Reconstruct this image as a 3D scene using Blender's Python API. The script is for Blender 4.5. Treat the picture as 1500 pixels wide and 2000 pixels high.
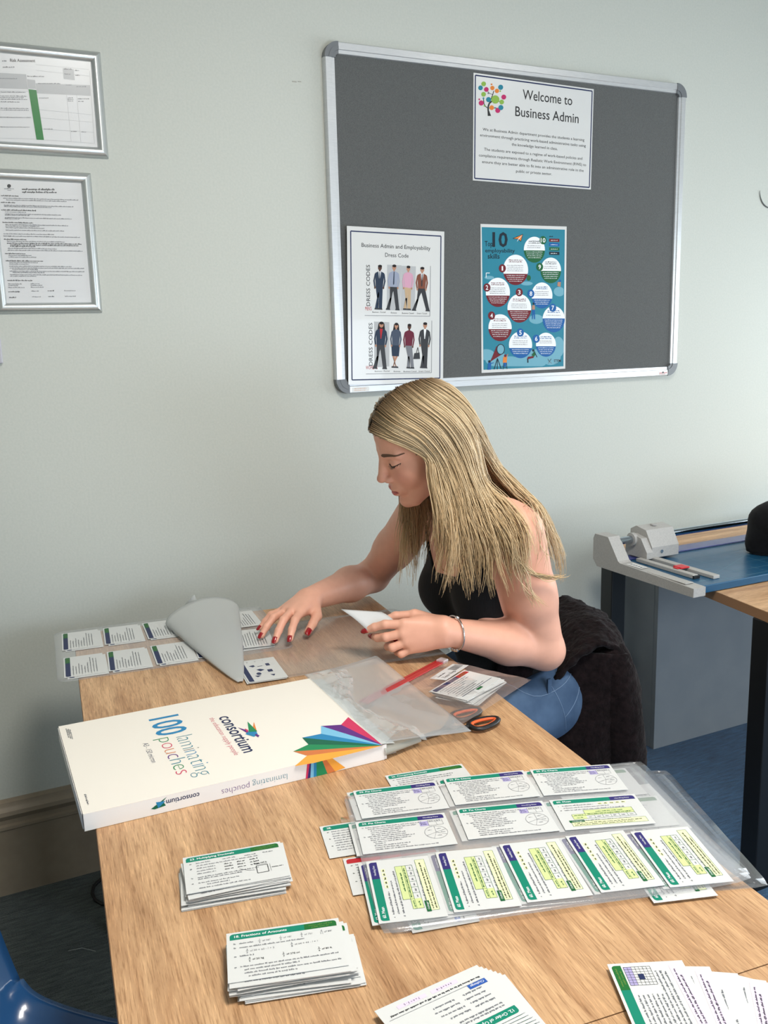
import bpy, bmesh, math, random
import numpy as np
from mathutils import Vector, Matrix
random.seed(7); np.random.seed(7)
for o in list(bpy.data.objects): bpy.data.objects.remove(o, do_unlink=True)
S = bpy.context.scene
COL = S.collection
R = math.radians

# ------------------------------------------------------------------ camera
cam = bpy.data.objects.new('camera', bpy.data.cameras.new('camera')); COL.objects.link(cam)
cam.data.sensor_fit = 'HORIZONTAL'; cam.data.sensor_width = 36.0
cam.data.lens = 1770.68 / 1500 * 36.0
cam.data.clip_start = 0.02
_yaw, _pit, _rol = R(25.709), R(11.033), R(-1.546)
_f = Vector((math.sin(_yaw)*math.cos(_pit), math.cos(_yaw)*math.cos(_pit), -math.sin(_pit)))
_r = Vector((math.cos(_yaw), -math.sin(_yaw), 0)); _u = _r.cross(_f)
_r2 = math.cos(_rol)*_r + math.sin(_rol)*_u; _u2 = -math.sin(_rol)*_r + math.cos(_rol)*_u
cam.matrix_world = Matrix(((_r2.x, _u2.x, -_f.x, -0.274), (_r2.y, _u2.y, -_f.y, -2.361), (_r2.z, _u2.z, -_f.z, 1.394), (0, 0, 0, 1)))
S.camera = cam

# ------------------------------------------------------------------ world, lights, exposure
w = bpy.data.worlds.new('world'); S.world = w; w.use_nodes = True
w.node_tree.nodes['Background'].inputs[0].default_value = (0.75, 0.87, 1.0, 1)
w.node_tree.nodes['Background'].inputs[1].default_value = 0.6
def area(name, loc, target, sx, sy, power, col):
    l = bpy.data.lights.new(name, 'AREA'); l.shape = 'RECTANGLE'; l.size = sx; l.size_y = sy
    l.energy = power; l.color = col
    o = bpy.data.objects.new(name, l); COL.objects.link(o); o.location = loc
    d = Vector(target) - Vector(loc); o.rotation_euler = d.to_track_quat('-Z', 'Y').to_euler()
    return o
# daylight entering by the window in the right-hand wall and by the one behind the camera
area('daylight_right_window', (3.42, -1.25, 1.22), (0.0, -1.10, 0.75), 1.9, 0.95, 35, (0.86, 0.95, 1.0))
area('daylight_rear_window', (1.4, -3.27, 1.10), (1.2, 0.0, 0.80), 2.0, 0.80, 34, (0.76, 0.87, 1.0))
# light of the two ceiling panels
area('ceiling_panel_light_near', (0.5, -1.9, 2.69), (0.5, -1.9, 0), 0.58, 0.58, 39, (1.0, 0.955, 0.88))
area('ceiling_panel_light_far', (2.2, -1.6, 2.69), (2.2, -1.6, 0), 0.58, 0.58, 3, (1.0, 0.965, 0.90))
S.view_settings.view_transform = 'Standard'; S.view_settings.look = 'None'
S.view_settings.gamma = 1.0; S.view_settings.use_curve_mapping = False
S.view_settings.exposure = 0.05
S.cycles.use_light_tree = False; S.cycles.max_bounces = 5; S.cycles.diffuse_bounces = 3; S.cycles.glossy_bounces = 3; S.cycles.transmission_bounces = 3; S.cycles.transparent_max_bounces = 16

# ------------------------------------------------------------------ helpers
def s2l(c):
    return tuple((v/12.92 if v <= 0.04045 else ((v+0.055)/1.055)**2.4) for v in [x/255 for x in c]) + (1,)
MATS = {}
def mat(name, rgb=(200,200,200), rough=0.6, metal=0.0, spec=0.5, coat=0.0, trans=0.0, sheen=0.0, sss=0.0):
    m = bpy.data.materials.new(name); m.use_nodes = True; MATS[name] = m
    b = m.node_tree.nodes['Principled BSDF']
    b.inputs['Base Color'].default_value = s2l(rgb); b.inputs['Roughness'].default_value = rough
    b.inputs['Metallic'].default_value = metal; b.inputs['Specular IOR Level'].default_value = spec
    b.inputs['Coat Weight'].default_value = coat; b.inputs['Transmission Weight'].default_value = trans
    b.inputs['Sheen Weight'].default_value = sheen
    if sss:
        b.inputs['Subsurface Weight'].default_value = sss; b.inputs['Subsurface Radius'].default_value = (0.012, 0.005, 0.003)
        b.inputs['Subsurface Scale'].default_value = 0.6
    return m
def nt(m): return m.node_tree.nodes, m.node_tree.links, m.node_tree.nodes['Principled BSDF']
def noise_mix(m, rgb2, scale=(1,1,1), nscale=50, detail=3, lo=0.4, hi=0.6, bump=0.0, bdist=0.001, coords='Object', rgb1=None, fac=1.0):
    """mottle the base colour between two tones with stretched noise, and bump it"""
    N, L, b = nt(m)
    tc = N.new('ShaderNodeTexCoord'); mp = N.new('ShaderNodeMapping'); mp.inputs['Scale'].default_value = scale
    nz = N.new('ShaderNodeTexNoise'); nz.inputs['Scale'].default_value = nscale; nz.inputs['Detail'].default_value = detail
    L.new(tc.outputs[coords], mp.inputs[0]); L.new(mp.outputs[0], nz.inputs['Vector'])
    cr = N.new('ShaderNodeValToRGB'); cr.color_ramp.elements[0].position = lo; cr.color_ramp.elements[1].position = hi
    c1 = s2l(rgb1) if rgb1 else tuple(b.inputs['Base Color'].default_value)
    cr.color_ramp.elements[0].color = c1; cr.color_ramp.elements[1].color = s2l(rgb2)
    L.new(nz.outputs['Fac'], cr.inputs[0]); L.new(cr.outputs[0], b.inputs['Base Color'])
    if bump:
        bp = N.new('ShaderNodeBump'); bp.inputs['Strength'].default_value = bump; bp.inputs['Distance'].default_value = bdist
        L.new(nz.outputs['Fac'], bp.inputs['Height']); L.new(bp.outputs[0], b.inputs['Normal'])
    return m
def film_mat(name, clear=0.85, tint=(235,240,245), rough=0.12, gloss=0.5):
    """thin clear plastic: mostly see-through, a little white haze and a glossy skin"""
    m = bpy.data.materials.new(name); m.use_nodes = True; MATS[name] = m
    N, L = m.node_tree.nodes, m.node_tree.links; N.clear()
    out = N.new('ShaderNodeOutputMaterial'); tr = N.new('ShaderNodeBsdfTransparent')
    tr.inputs[0].default_value = (1,1,1,1)
    pb = N.new('ShaderNodeBsdfPrincipled'); pb.inputs['Base Color'].default_value = s2l(tint)
    pb.inputs['Roughness'].default_value = 0.5; pb.inputs['Specular IOR Level'].default_value = 0.2
    gl = N.new('ShaderNodeBsdfGlossy'); gl.inputs['Roughness'].default_value = rough
    fr = N.new('ShaderNodeLayerWeight'); fr.inputs[0].default_value = .5
    pw = N.new('ShaderNodeMath'); pw.operation = 'POWER'; pw.inputs[1].default_value = 4; L.new(fr.outputs['Facing'], pw.inputs[0])
    ad = N.new('ShaderNodeMath'); ad.operation = 'MULTIPLY_ADD'; ad.inputs[1].default_value = .8; ad.inputs[2].default_value = .045; L.new(pw.outputs[0], ad.inputs[0])
    mx = N.new('ShaderNodeMixShader'); mx.inputs[0].default_value = 1-clear
    L.new(tr.outputs[0], mx.inputs[1]); L.new(pb.outputs[0], mx.inputs[2])
    mu = N.new('ShaderNodeMath'); mu.operation = 'MULTIPLY'; mu.inputs[1].default_value = gloss
    L.new(ad.outputs[0], mu.inputs[0])
    m2 = N.new('ShaderNodeMixShader'); L.new(mu.outputs[0], m2.inputs[0])
    L.new(mx.outputs[0], m2.inputs[1]); L.new(gl.outputs[0], m2.inputs[2]); L.new(m2.outputs[0], out.inputs[0])
    return m

class MB:
    """collects faces for ONE mesh object"""
    def __init__(s): s.v = []; s.f = []; s.m = []
    def add(s, vs, fs, mi=0, M=None):
        o = len(s.v)
        s.v += [tuple(M @ Vector(p)) if M else tuple(p) for p in vs]
        s.f += [tuple(i+o for i in f) for f in fs]; s.m += [mi]*len(fs); return s
    def box(s, x0, x1, y0, y1, z0, z1, mi=0, bev=0.0, M=None, seg=2):
        bm = bmesh.new(); bmesh.ops.create_cube(bm, size=1)
        for v in bm.verts:
            v.co = Vector(((x0+x1)/2+v.co.x*(x1-x0), (y0+y1)/2+v.co.y*(y1-y0), (z0+z1)/2+v.co.z*(z1-z0)))
        if bev: bmesh.ops.bevel(bm, geom=list(bm.edges), offset=bev, segments=seg, affect='EDGES', profile=0.5)
        s.bm(bm, mi, M); return s
    def bm(s, bm, mi=0, M=None):
        bm.verts.index_update()
        s.add([v.co.copy() for v in bm.verts], [[v.index for v in f.verts] for f in bm.faces], mi, M); bm.free(); return s
    def tube(s, pts, rad, n=10, mi=0, closed=False, cap=True):
        """swept tube along points; rad a number or a list"""
        P = [Vector(p) for p in pts]; k = len(P); rr = rad if hasattr(rad, '__len__') else [rad]*k
        vs = []; up = None
        for i in range(k):
            a = P[(i-1) % k] if (closed or i > 0) else P[i]; b = P[(i+1) % k] if (closed or i < k-1) else P[i]
            t = (b-a).normalized()
            if up is None: up = t.orthogonal().normalized()
            up = (up - t*up.dot(t)).normalized(); sd = t.cross(up)
            for j in range(n):
                an = 2*math.pi*j/n; vs.append(P[i] + (up*math.cos(an)+sd*math.sin(an))*rr[i])
        fs = []
        for i in range(k if closed else k-1):
            for j in range(n):
                a = i*n+j; b = i*n+(j+1) % n; c = ((i+1) % k)*n+(j+1) % n; d = ((i+1) % k)*n+j
                fs.append((a, b, c, d))
        if cap and not closed:
            fs.append(tuple(range(n))[::-1]); fs.append(tuple((k-1)*n+j for j in range(n)))
        return s.add(vs, fs, mi)
    def prism(s, poly, lo, hi, axis='z', mi=0, M=None):
        """extrude a 2-D polygon; axis z: (x,y), y: (x,z), x: (y,z)"""
        n = len(poly)
        def p3(p, h): return {'z': (p[0], p[1], h), 'y': (p[0], h, p[1]), 'x': (h, p[0], p[1])}[axis]
        vs = [p3(p, lo) for p in poly]+[p3(p, hi) for p in poly]
        fs = [tuple(range(n))[::-1], tuple(range(n, 2*n))]+[(i, (i+1) % n, n+(i+1) % n, n+i) for i in range(n)]
        return s.add(vs, fs, mi, M)
    def grid(s, fn, nu, nv, mi=0, closed_u=False):
        vs = [fn(i/nu, j/nv) for j in range(nv+1) for i in range(nu+1)]
        fs = [(j*(nu+1)+i, j*(nu+1)+i+1, (j+1)*(nu+1)+i+1, (j+1)*(nu+1)+i) for j in range(nv) for i in range(nu)]
        return s.add(vs, fs, mi)
    def mesh(s, name, mats):
        me = bpy.data.meshes.new(name); me.from_pydata(s.v, [], s.f)
        for m in (mats if isinstance(mats, (list, tuple)) else [mats]): me.materials.append(m)
        me.polygons.foreach_set('material_index', s.m); me.update(); return me
    def build(s, name, mats, parent=None, smooth=False, loc=None, rot=None, fixn=True):
        me = s.mesh(name, mats)
        if fixn:
            bm = bmesh.new(); bm.from_mesh(me); bmesh.ops.recalc_face_normals(bm, faces=bm.faces); bm.to_mesh(me); bm.free()
        if smooth:
            me.polygons.foreach_set('use_smooth', [True]*len(me.polygons))
            if smooth is not True: me.set_sharp_from_angle(angle=R(smooth))
        return link(name, me, parent, loc, rot)
def link(name, me, parent=None, loc=None, rot=None):
    o = bpy.data.objects.new(name, me); COL.objects.link(o)
    if parent: o.parent = parent
    if loc is not None: o.location = loc
    if rot is not None: o.rotation_euler = rot
    return o
def tag(o, label, cat, group=None, kind=None):
    o['label'] = label; o['category'] = cat
    if group: o['group'] = group
    if kind: o['kind'] = kind
    return o
def struct(o, label=None):
    o['kind'] = 'structure'
    if label: o['label'] = label
    return o
def thing(name, label, cat, loc=(0,0,0), rotz=0.0, group=None):
    o = bpy.data.objects.new(name, None); COL.objects.link(o); o.location = loc; o.rotation_euler = (0, 0, rotz)
    o.empty_display_size = 0.05
    return tag(o, label, cat, group)
PHI = -0.09664          # the desk stands turned a little to the wall
TOP = 0.73              # desk top
def desk(x, y, z=TOP):  # desk frame -> room
    return Vector((math.cos(PHI)*x-math.sin(PHI)*y, math.sin(PHI)*x+math.cos(PHI)*y, z))

# ------------------------------------------------------------------ flat print: text and shapes on sheets
_tc = {}
def text_geo(body, res=3, thin=0.0, shear=0.0):
    key = (body, res, thin, shear)
    if key not in _tc:
        cu = bpy.data.curves.new('t', 'FONT'); cu.body = body; cu.resolution_u = res; cu.offset = thin; cu.shear = shear
        ob = bpy.data.objects.new('t', cu); COL.objects.link(ob)
        dg = bpy.context.evaluated_depsgraph_get(); me = bpy.data.meshes.new_from_object(ob.evaluated_get(dg))
        V = np.empty(len(me.vertices)*3, np.float32); me.vertices.foreach_get('co', V); V = V.reshape(-1, 3)[:, :2].copy()
        F = [tuple(p.vertices) for p in me.polygons]
        bpy.data.objects.remove(ob); bpy.data.curves.remove(cu); bpy.data.meshes.remove(me)
        _tc[key] = (V, F)
    return _tc[key]
class Sheet(MB):
    """flat printed sheet, x right, y up, printing on +z"""
    DZ = 0.00012
    def __init__(s, mp=None): super().__init__(); s.mp = mp or (lambda p: p)
    def poly(s, pts, mi, layer=1):
        q = [s.mp(p) for p in pts]
        a = sum(q[i][0]*q[(i+1) % len(q)][1]-q[(i+1) % len(q)][0]*q[i][1] for i in range(len(q)))
        if a < 0: q = q[::-1]
        s.np_ = (getattr(s, 'np_', 0)+1) % 20
        s.add([(p[0], p[1], layer*s.DZ+s.np_*4e-6) for p in q], [tuple(range(len(q)))], mi)
    def rect(s, x0, y0, x1, y1, mi, layer=1): s.poly([(x0,y0),(x1,y0),(x1,y1),(x0,y1)], mi, layer)
    def line(s, a, b, wd, mi, layer=2):
        d = Vector((b[0]-a[0], b[1]-a[1])); n = Vector((-d.y, d.x)).normalized()*wd/2
        s.poly([(a[0]+n.x,a[1]+n.y),(b[0]+n.x,b[1]+n.y),(b[0]-n.x,b[1]-n.y),(a[0]-n.x,a[1]-n.y)], mi, layer)
    def pline(s, pts, wd, mi, layer=2):
        for i in range(len(pts)-1): s.line(pts[i], pts[i+1], wd, mi, layer)
    def frame(s, x0, y0, x1, y1, wd, mi, layer=2):
        s.pline([(x0,y0),(x1,y0),(x1,y1),(x0,y1),(x0,y0)], wd, mi, layer)
    def ell(s, cx, cy, rx, ry, mi, layer=1, a0=0, a1=360, n=28):
        s.poly([(cx+rx*math.cos(R(a0+(a1-a0)*i/n)), cy+ry*math.sin(R(a0+(a1-a0)*i/n))) for i in range(n if a1-a0 == 360 else n+1)], mi, layer)
    def ring(s, cx, cy, rx, ry, wd, mi, layer=2, n=28):
        s.pline([(cx+rx*math.cos(2*math.pi*i/n), cy+ry*math.sin(2*math.pi*i/n)) for i in range(n+1)], wd, mi, layer)
    def text(s, body, x, y, h, mi, width=None, align='l', layer=2, rot=0, thin=0.0, res=2, shear=0.0):
        """h = cap height (baseline at y); width = force total width. flip-aware through mp"""
        V, F = text_geo(body, res, thin, shear)
        if not len(V): return
        x0, x1 = V[:,0].min(), V[:,0].max(); k = h/0.70; kx = k if width is None else width/(x1-x0)
        W = (x1-x0)*kx; ox = {'l': 0, 'c': -W/2, 'r': -W}[align]
        c, sn = math.cos(R(rot)), math.sin(R(rot)); q = []
        for a, b in V:
            u = (a-x0)*kx+ox; v = b*k*s.yd
            q.append(s.mp((x+c*u-sn*v, y+sn*u+c*v)))
        s.add([(p[0], p[1], layer*s.DZ) for p in q], F, mi)
    yd = 1
    def words(s, x0, x1, y, h, mi, layer=2, dens=0.9, rot=0, seed=None):
        """a line of print too small to read: little letter-sized ticks in word groups"""
        rn = random.Random(seed if seed is not None else int(abs(x0*7919+y*104729)*1e4))
        c, sn = math.cos(R(rot)), math.sin(R(rot)); u = 0; tot = abs(x1-x0)
        while u < tot:
            for _ in range(rn.choice((2,3,4,4,5,6,7,8))):
                wd = h*rn.uniform(.34, .52); lo_ = -.28*h if rn.random() < .12 else 0; hi_ = h*(1.0 if rn.random() < .3 else .64)
                if u+wd > tot: u = tot; break
                s.poly([(x0+c*a-sn*b*s.yd, y+sn*a+c*b*s.yd) for a, b in ((u, lo_), (u+wd, lo_*.3), (u+wd, hi_*rn.uniform(.7,1)), (u, hi_))], mi, layer)
                u += wd+h*.13
            u += .42*h/dens
def homography(src, dst):
    A = []; B = []
    for (x, y), (u, v) in zip(src, dst):
        A += [[x,y,1,0,0,0,-u*x,-u*y],[0,0,0,x,y,1,-v*x,-v*y]]; B += [u, v]
    h = np.append(np.linalg.solve(np.array(A, float), np.array(B, float)), 1).reshape(3, 3)
    def f(p):
        q = h @ np.array([p[0], p[1], 1.0]); return (q[0]/q[2], q[1]/q[2])
    return f
# ------------------------------------------------------------------ materials of the room
m_wall = noise_mix(mat('wall_paint', (198,201,194), 0.62, spec=0.35), (193,197,190), nscale=180, detail=2, lo=.35, hi=.65, bump=0.2, bdist=0.0008)
m_ceil = mat('ceiling_paint', (206,205,200), 0.8)
m_carpet = mat('carpet', (40,66,92), 0.95, spec=0.1, sheen=0.2)
def _carpet():
    N, L, b = nt(m_carpet); tc = N.new('ShaderNodeTexCoord')
    mp = N.new('ShaderNodeMapping'); mp.inputs['Scale'].default_value = (14, 90, 14); mp.inputs['Rotation'].default_value = (0, 0, R(3))
    n1 = N.new('ShaderNodeTexNoise'); n1.inputs['Scale'].default_value = 1.2; n1.inputs['Detail'].default_value = 6; n1.inputs['Roughness'].default_value = .75
    n2 = N.new('ShaderNodeTexNoise'); n2.inputs['Scale'].default_value = 420; n2.inputs['Detail'].default_value = 3
    L.new(tc.outputs['Object'], mp.inputs[0]); L.new(mp.outputs[0], n1.inputs['Vector']); L.new(tc.outputs['Object'], n2.inputs['Vector'])
    ad = N.new('ShaderNodeMath'); ad.operation = 'MULTIPLY_ADD'; ad.inputs[1].default_value = .55
    mu = N.new('ShaderNodeMath'); mu.operation = 'MULTIPLY'; mu.inputs[1].default_value = .45
    L.new(n2.outputs['Fac'], mu.inputs[0]); L.new(n1.outputs['Fac'], ad.inputs[0]); L.new(mu.outputs[0], ad.inputs[2])
    ra = N.new('ShaderNodeValToRGB'); rb = N.new('ShaderNodeValToRGB')
    for r_, c0, c1 in ((ra, (30,36,36), (98,106,104)), (rb, (16,40,66), (60,104,142))):
        r_.color_ramp.elements[0].position = .36; r_.color_ramp.elements[1].position = .64
        r_.color_ramp.elements[0].color = s2l(c0); r_.color_ramp.elements[1].color = s2l(c1); L.new(ad.outputs[0], r_.inputs[0])
    # charcoal tiles on the left half of the room, blue ones on the right
    sx = N.new('ShaderNodeSeparateXYZ'); L.new(tc.outputs['Object'], sx.inputs[0])
    gt = N.new('ShaderNodeMath'); gt.operation = 'GREATER_THAN'; gt.inputs[1].default_value = .55; L.new(sx.outputs[0], gt.inputs[0])
    mx = N.new('ShaderNodeMixRGB'); L.new(gt.outputs[0], mx.inputs[0]); L.new(ra.outputs[0], mx.inputs[1]); L.new(rb.outputs[0], mx.inputs[2])
    L.new(mx.outputs[0], b.inputs['Base Color'])
    bp = N.new('ShaderNodeBump'); bp.inputs['Strength'].default_value = .8; bp.inputs['Distance'].default_value = .004
    L.new(ad.outputs[0], bp.inputs['Height']); L.new(bp.outputs[0], b.inputs['Normal'])
_carpet()
m_base = noise_mix(mat('skirting_paint', (150,136,117), 0.42), (142,128,110), nscale=30, lo=.3, hi=.7)
m_alu = noise_mix(mat('brushed_aluminium', (216,218,220), 0.36, metal=0.5), (202,205,208), scale=(1,1,60), nscale=40)
m_snap = mat('satin_silver_frame', (196,200,200), 0.34, metal=0.75)
m_capg = mat('grey_plastic_corner', (112,116,120), 0.45)
m_felt = noise_mix(mat('grey_felt', (98,100,100), 0.95, spec=0.1, sheen=0.3), (86,88,88), nscale=700, detail=2, bump=.4, bdist=.0006)
m_paper = mat('white_paper', (216,217,218), 0.38)
m_lam = mat('laminated_paper', (215,216,215), 0.22, coat=0.3)
m_ink = mat('black_ink', (28,28,32), 0.4)
m_grey = mat('grey_ink', (112,114,120), 0.45)
m_lgrey = mat('light_grey_ink', (176,178,180), 0.45)
m_black = mat('black_steel', (20,21,23), 0.42)
m_white = mat('white_plastic', (222,222,220), 0.35)
def solid(name, rgb, rough=0.45): return mat('ink_'+name, rgb, rough, spec=.22)
I = {k: solid(k, v) for k, v in dict(navy=(38,48,86), green=(24,122,50), teal=(44,128,150), maroon=(110,30,40), blue=(28,94,160), dgreen=(30,96,56),
     white=(236,238,240), dark=(26,40,52), orange=(222,130,60), magenta=(188,48,104), lime=(140,178,80), peach=(214,168,140), suit=(40,54,74), shirt=(150,158,178), pink=(206,158,180),
     tan=(190,164,132), brown=(124,72,54), skin=(178,132,108), dskin=(86,56,44), hair=(34,26,26), berry=(104,34,54), slate=(70,80,98), cloud=(112,168,186), red=(178,40,48),
     cyan=(42,132,182), sky=(126,190,222), purple=(96,44,128), rose=(206,54,96), fgreen=(36,136,86), deepg=(22,100,74), amber=(240,166,66), rust=(208,120,68), violet=(52,46,110),
     hgreen=(16,128,104), tgreen=(30,104,48), pale=(230,235,184), lgreen=(204,214,152), mauve=(168,160,202), bluech=(46,88,168), lilac=(222,206,232), olive=(98,134,62)).items()}

# ------------------------------------------------------------------ shell
XL, XR, YR, ZC = -1.7, 3.45, -3.30, 2.72
b = MB(); b.box(XL-.12, XR+.12, 0, .12, -.05, ZC+.05); struct(b.build('wall_back', m_wall))
b = MB(); b.box(XL-.12, XL, YR, 0, -.05, ZC+.05); struct(b.build('wall_left', m_wall))
b = MB()      # right wall round its window opening
wy0, wy1, wz0, wz1 = -2.25, -.25, .68, 1.78
b.box(XR, XR+.12, YR, wy0, -.05, ZC+.05); b.box(XR, XR+.12, wy1, 0, -.05, ZC+.05); b.box(XR, XR+.12, wy0, wy1, -.05, wz0); b.box(XR, XR+.12, wy0, wy1, wz1, ZC+.05)
struct(b.build('wall_right', m_wall))
b = MB(); rx0, rx1 = .35, 2.45
b.box(XL-.12, rx0, YR-.12, YR, -.05, ZC+.05); b.box(rx1, XR+.12, YR-.12, YR, -.05, ZC+.05); b.box(rx0, rx1, YR-.12, YR, -.05, wz0); b.box(rx0, rx1, YR-.12, YR, wz1, ZC+.05)
struct(b.build('wall_rear', m_wall))
b = MB(); b.box(XL-.12, XR+.12, YR-.12, .12, ZC, ZC+.1); struct(b.build('ceiling', m_ceil))
b = MB(); b.box(XL-.12, XR+.12, YR-.12, .12, -.06, 0); struct(b.build('floor', m_carpet))
m_glass = film_mat('window_glass', 0.97, (230,240,245), 0.02, 0.8)
def window(name, horiz):
    fr = MB()
    if horiz: a0, a1, c = wy0, wy1, XR+.06; bx = lambda p,q,z0,z1,t=.03: fr.box(c-t, c+t, p, q, z0, z1, bev=.004)
    else: a0, a1, c = rx0, rx1, YR-.06; bx = lambda p,q,z0,z1,t=.03: fr.box(p, q, c-t, c+t, z0, z1, bev=.004)
    bx(a0, a1, wz0, wz0+.06); bx(a0, a1, wz1-.06, wz1); bx(a0, a0+.06, wz0+.0605, wz1-.0605); bx(a1-.06, a1, wz0+.0605, wz1-.0605); mid=(a0+a1)/2; bx(mid-.03, mid+.03, wz0+.0605, wz1-.0605)
    o = struct(fr.build(name, m_white)); g = MB()
    if horiz: g.box(c-.003, c+.003, a0, a1, wz0, wz1)
    else: g.box(a0, a1, c-.003, c+.003, wz0, wz1)
    g.build('pane', m_glass, o); return o
window('window_1', True); window('window_2', False)
def panel(x, y):
    o = thing('ceiling_light', 'square ceiling light panel '+('over the near desk' if x < 1 else 'over the trimmer desk'), 'light', (x, y, ZC), group='ceiling light panels')
    f = MB(); f.box(-.31,.31,-.31,-.29,-.025,0); f.box(-.31,.31,.29,.31,-.025,0); f.box(-.31,-.29,-.29,.29,-.025,0); f.box(.29,.31,-.29,.29,-.025,0); f.build('frame', m_white, o)
    e = bpy.data.materials.new('lit_diffuser'); e.use_nodes = True; bb = e.node_tree.nodes['Principled BSDF']
    bb.inputs['Emission Color'].default_value = (1,.93,.82,1); bb.inputs['Emission Strength'].default_value = 3
    d = MB(); d.box(-.29,.29,-.29,.29,-.012,-.002); d.build('diffuser', e, o)
panel(.5, -1.9); panel(2.2, -1.6)
# skirting with its moulded top, run along the back and left walls
prof = [(0,0),(-.022,0),(-.022,.178),(-.027,.182),(-.027,.190),(-.020,.194),(-.020,.205),(-.024,.210),(-.030,.220),(-.028,.230),(-.021,.236),(-.018,.240),(-.016,.250),(-.008,.254),(0,.254)]
b = MB(); b.prism([(y, z) for y, z in prof], XL, 1.752, axis='x'); struct(b.build('baseboard_back', m_base, smooth=28))
b = MB(); b.prism([(XL-y, z) for y, z in prof], YR, -.03, axis='y'); struct(b.build('baseboard_left', m_base, smooth=28))

# small marks on the wall
m_scuff = mat('scuff_mark', (96,100,100), 0.7)
b = MB(); pts = [(2.323+.052*(1-math.cos(a))*1.0, -.0025, 1.846-.055*math.sin(a)) for a in [i*math.pi/24 for i in range(0, 13)]]
b.tube(pts, [.0006+.0016*math.sin(math.pi*i/16) for i in range(13)], 6); tag(b.build('cable_clip', m_scuff, smooth=True), 'thin dark curved wire clip on the wall right of the noticeboard', 'clip')
b = MB(); b.box(.632,.644,-.0012,.0,2.0445,2.0465); b.box(.648,.657,-.0012,.0,2.0462,2.0478); tag(b.build('wall_scuff', mat('pale_scuff',(168,166,158),.7)), 'faint short scuff on the wall left of the noticeboard', 'scuff')

# ------------------------------------------------------------------ noticeboard
X0, X1, Z0, Z1 = .717, 1.961, 1.236, 2.150
nb = thing('noticeboard', 'large grey felt noticeboard in a silver frame on the wall', 'noticeboard', (0,0,0))
b = MB(); b.box(X0+.012, X1-.012, -.012, -.001, Z0+.012, Z1-.012); b.build('felt_panel', m_felt, nb)
rw = .030; cw = .040
for side in ('left','right','top','bottom'):
    q = MB(); prf = [(0,-.001),(0,-.016),(.003,-.020),(.019,-.020),(.0205,-.0175),(.029,-.0170),(.030,-.012),(.030,-.001)]
    if side == 'left': q.prism([(X0+d, y) for d, y in prf], Z0+cw, Z1-cw, axis='z')
    if side == 'right': q.prism([(X1-d, y) for d, y in prf], Z0+cw, Z1-cw, axis='z')
    if side == 'top': q.prism([(y, Z1-d) for d, y in prf], X0+cw, X1-cw, axis='x')
    if side == 'bottom': q.prism([(y, Z0+d) for d, y in prf], X0+cw, X1-cw, axis='x')
    q.build('frame_rail', m_alu, nb)
for sx, sz in ((1,1),(1,-1),(-1,1),(-1,-1)):
    cx = X0 if sx > 0 else X1; cz = Z0 if sz > 0 else Z1; q = MB(); rr = cw
    for k, (ro, ri, d) in enumerate(((rr, rr-.012, -.0215), (rr-.012, rr-.022, -.0225), (rr-.022, rr-.031, -.0205))):
        poly = [(cx+sx*(rr-ro*math.cos(a)), cz+sz*(rr-ro*math.sin(a))) for a in [i*math.pi/20 for i in range(11)]]
        inner = [(cx+sx*(rr-ri*math.cos(a)), cz+sz*(rr-ri*math.sin(a))) for a in [i*math.pi/20 for i in range(11)]]
        for i in range(10):
            q.prism([poly[i], poly[i+1], inner[i+1], inner[i]], d, -.001, axis='y')
    q.build('corner_cap', m_capg, nb)
q = Sheet(); q.rect(0,0,.052,.013,0,1); q.words(.006,.044,.008,.002,1,2); q.words(.006,.040,.003,.002,1,2)
q.build('maker_sticker', [m_white, I['peach']], nb, loc=(.765,-.0202,1.240), rot=(R(90),0,0), fixn=False)
q = Sheet(); q.rect(0,0,.040,.014,0,1); q.line((.003,.007),(.037,.007),.002,1); q.ell(.019,.0085,.004,.003,2,3); q.words(.004,.030,.002,.002,1,2)
q.build('warning_sticker', [m_white, I['red'], m_ink], nb, loc=(1.880,-.0202,1.239), rot=(R(90),0,0), fixn=False)

# posters: printed flat sheets on the board
def sheet_thing(name, label, W, H, sh, mats, loc, roll, cat='poster', body=m_lam, th=.0006, parts=None):
    o = thing(name, label, cat, loc); o.rotation_euler = (R(90), roll, 0)
    p = MB(); p.box(-W/2, W/2, -H/2, H/2, -th, 0); p.build('sheet', body, o)
    pr = sh.build('print', mats, o, fixn=False)
    return o
# --- Welcome poster
W, H = .424, .289
zc = [(135,72),(1385,232),(1362,1285),(138,1195)]
hm = homography(zc, [(-W/2,H/2),(W/2,H/2),(W/2,-H/2),(-W/2,-H/2)])
s = Sheet(); s.frame(-W/2+.006,-H/2+.006,W/2-.006,H/2-.006,.0035,1)
t = Sheet(hm)
PM = [I['white'], I['navy'], m_ink, I['lime'], I['teal'], I['magenta'], I['orange'], m_grey]
for x, y, r_, c in [(240,188,24,3),(208,230,24,4),(268,246,24,5),(330,230,22,6),(378,260,22,6),(416,222,26,4),(322,192,9,6),(240,297,24,3),(292,352,26,4),(362,350,42,3),(428,376,24,3),(449,324,25,5),(217,388,26,5),(325,436,24,6),(388,464,26,5),(420,434,26,4),(196,350,9,5),(240,338,9,4),(290,284,9,7),(360,438,8,4),(250,418,8,3),(412,262,8,3)]:
    t.ell(x, y, r_, r_*1.04, c, 3, n=20)
for pl, wd in (([(302,522),(290,470),(288,430),(300,390),(330,365)],16), ([(288,440),(262,425),(245,395),(240,340)],8), ([(300,395),(315,350),(335,300),(345,260)],8), ([(310,372),(292,352)],6),([(290,438),(360,438),(400,445)],7),([(330,365),(400,370),(430,376)],6),([(335,300),(300,285),(268,246)],5),([(245,395),(217,388)],5)):
    t.pline(pl, wd, 2, 2)
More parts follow.
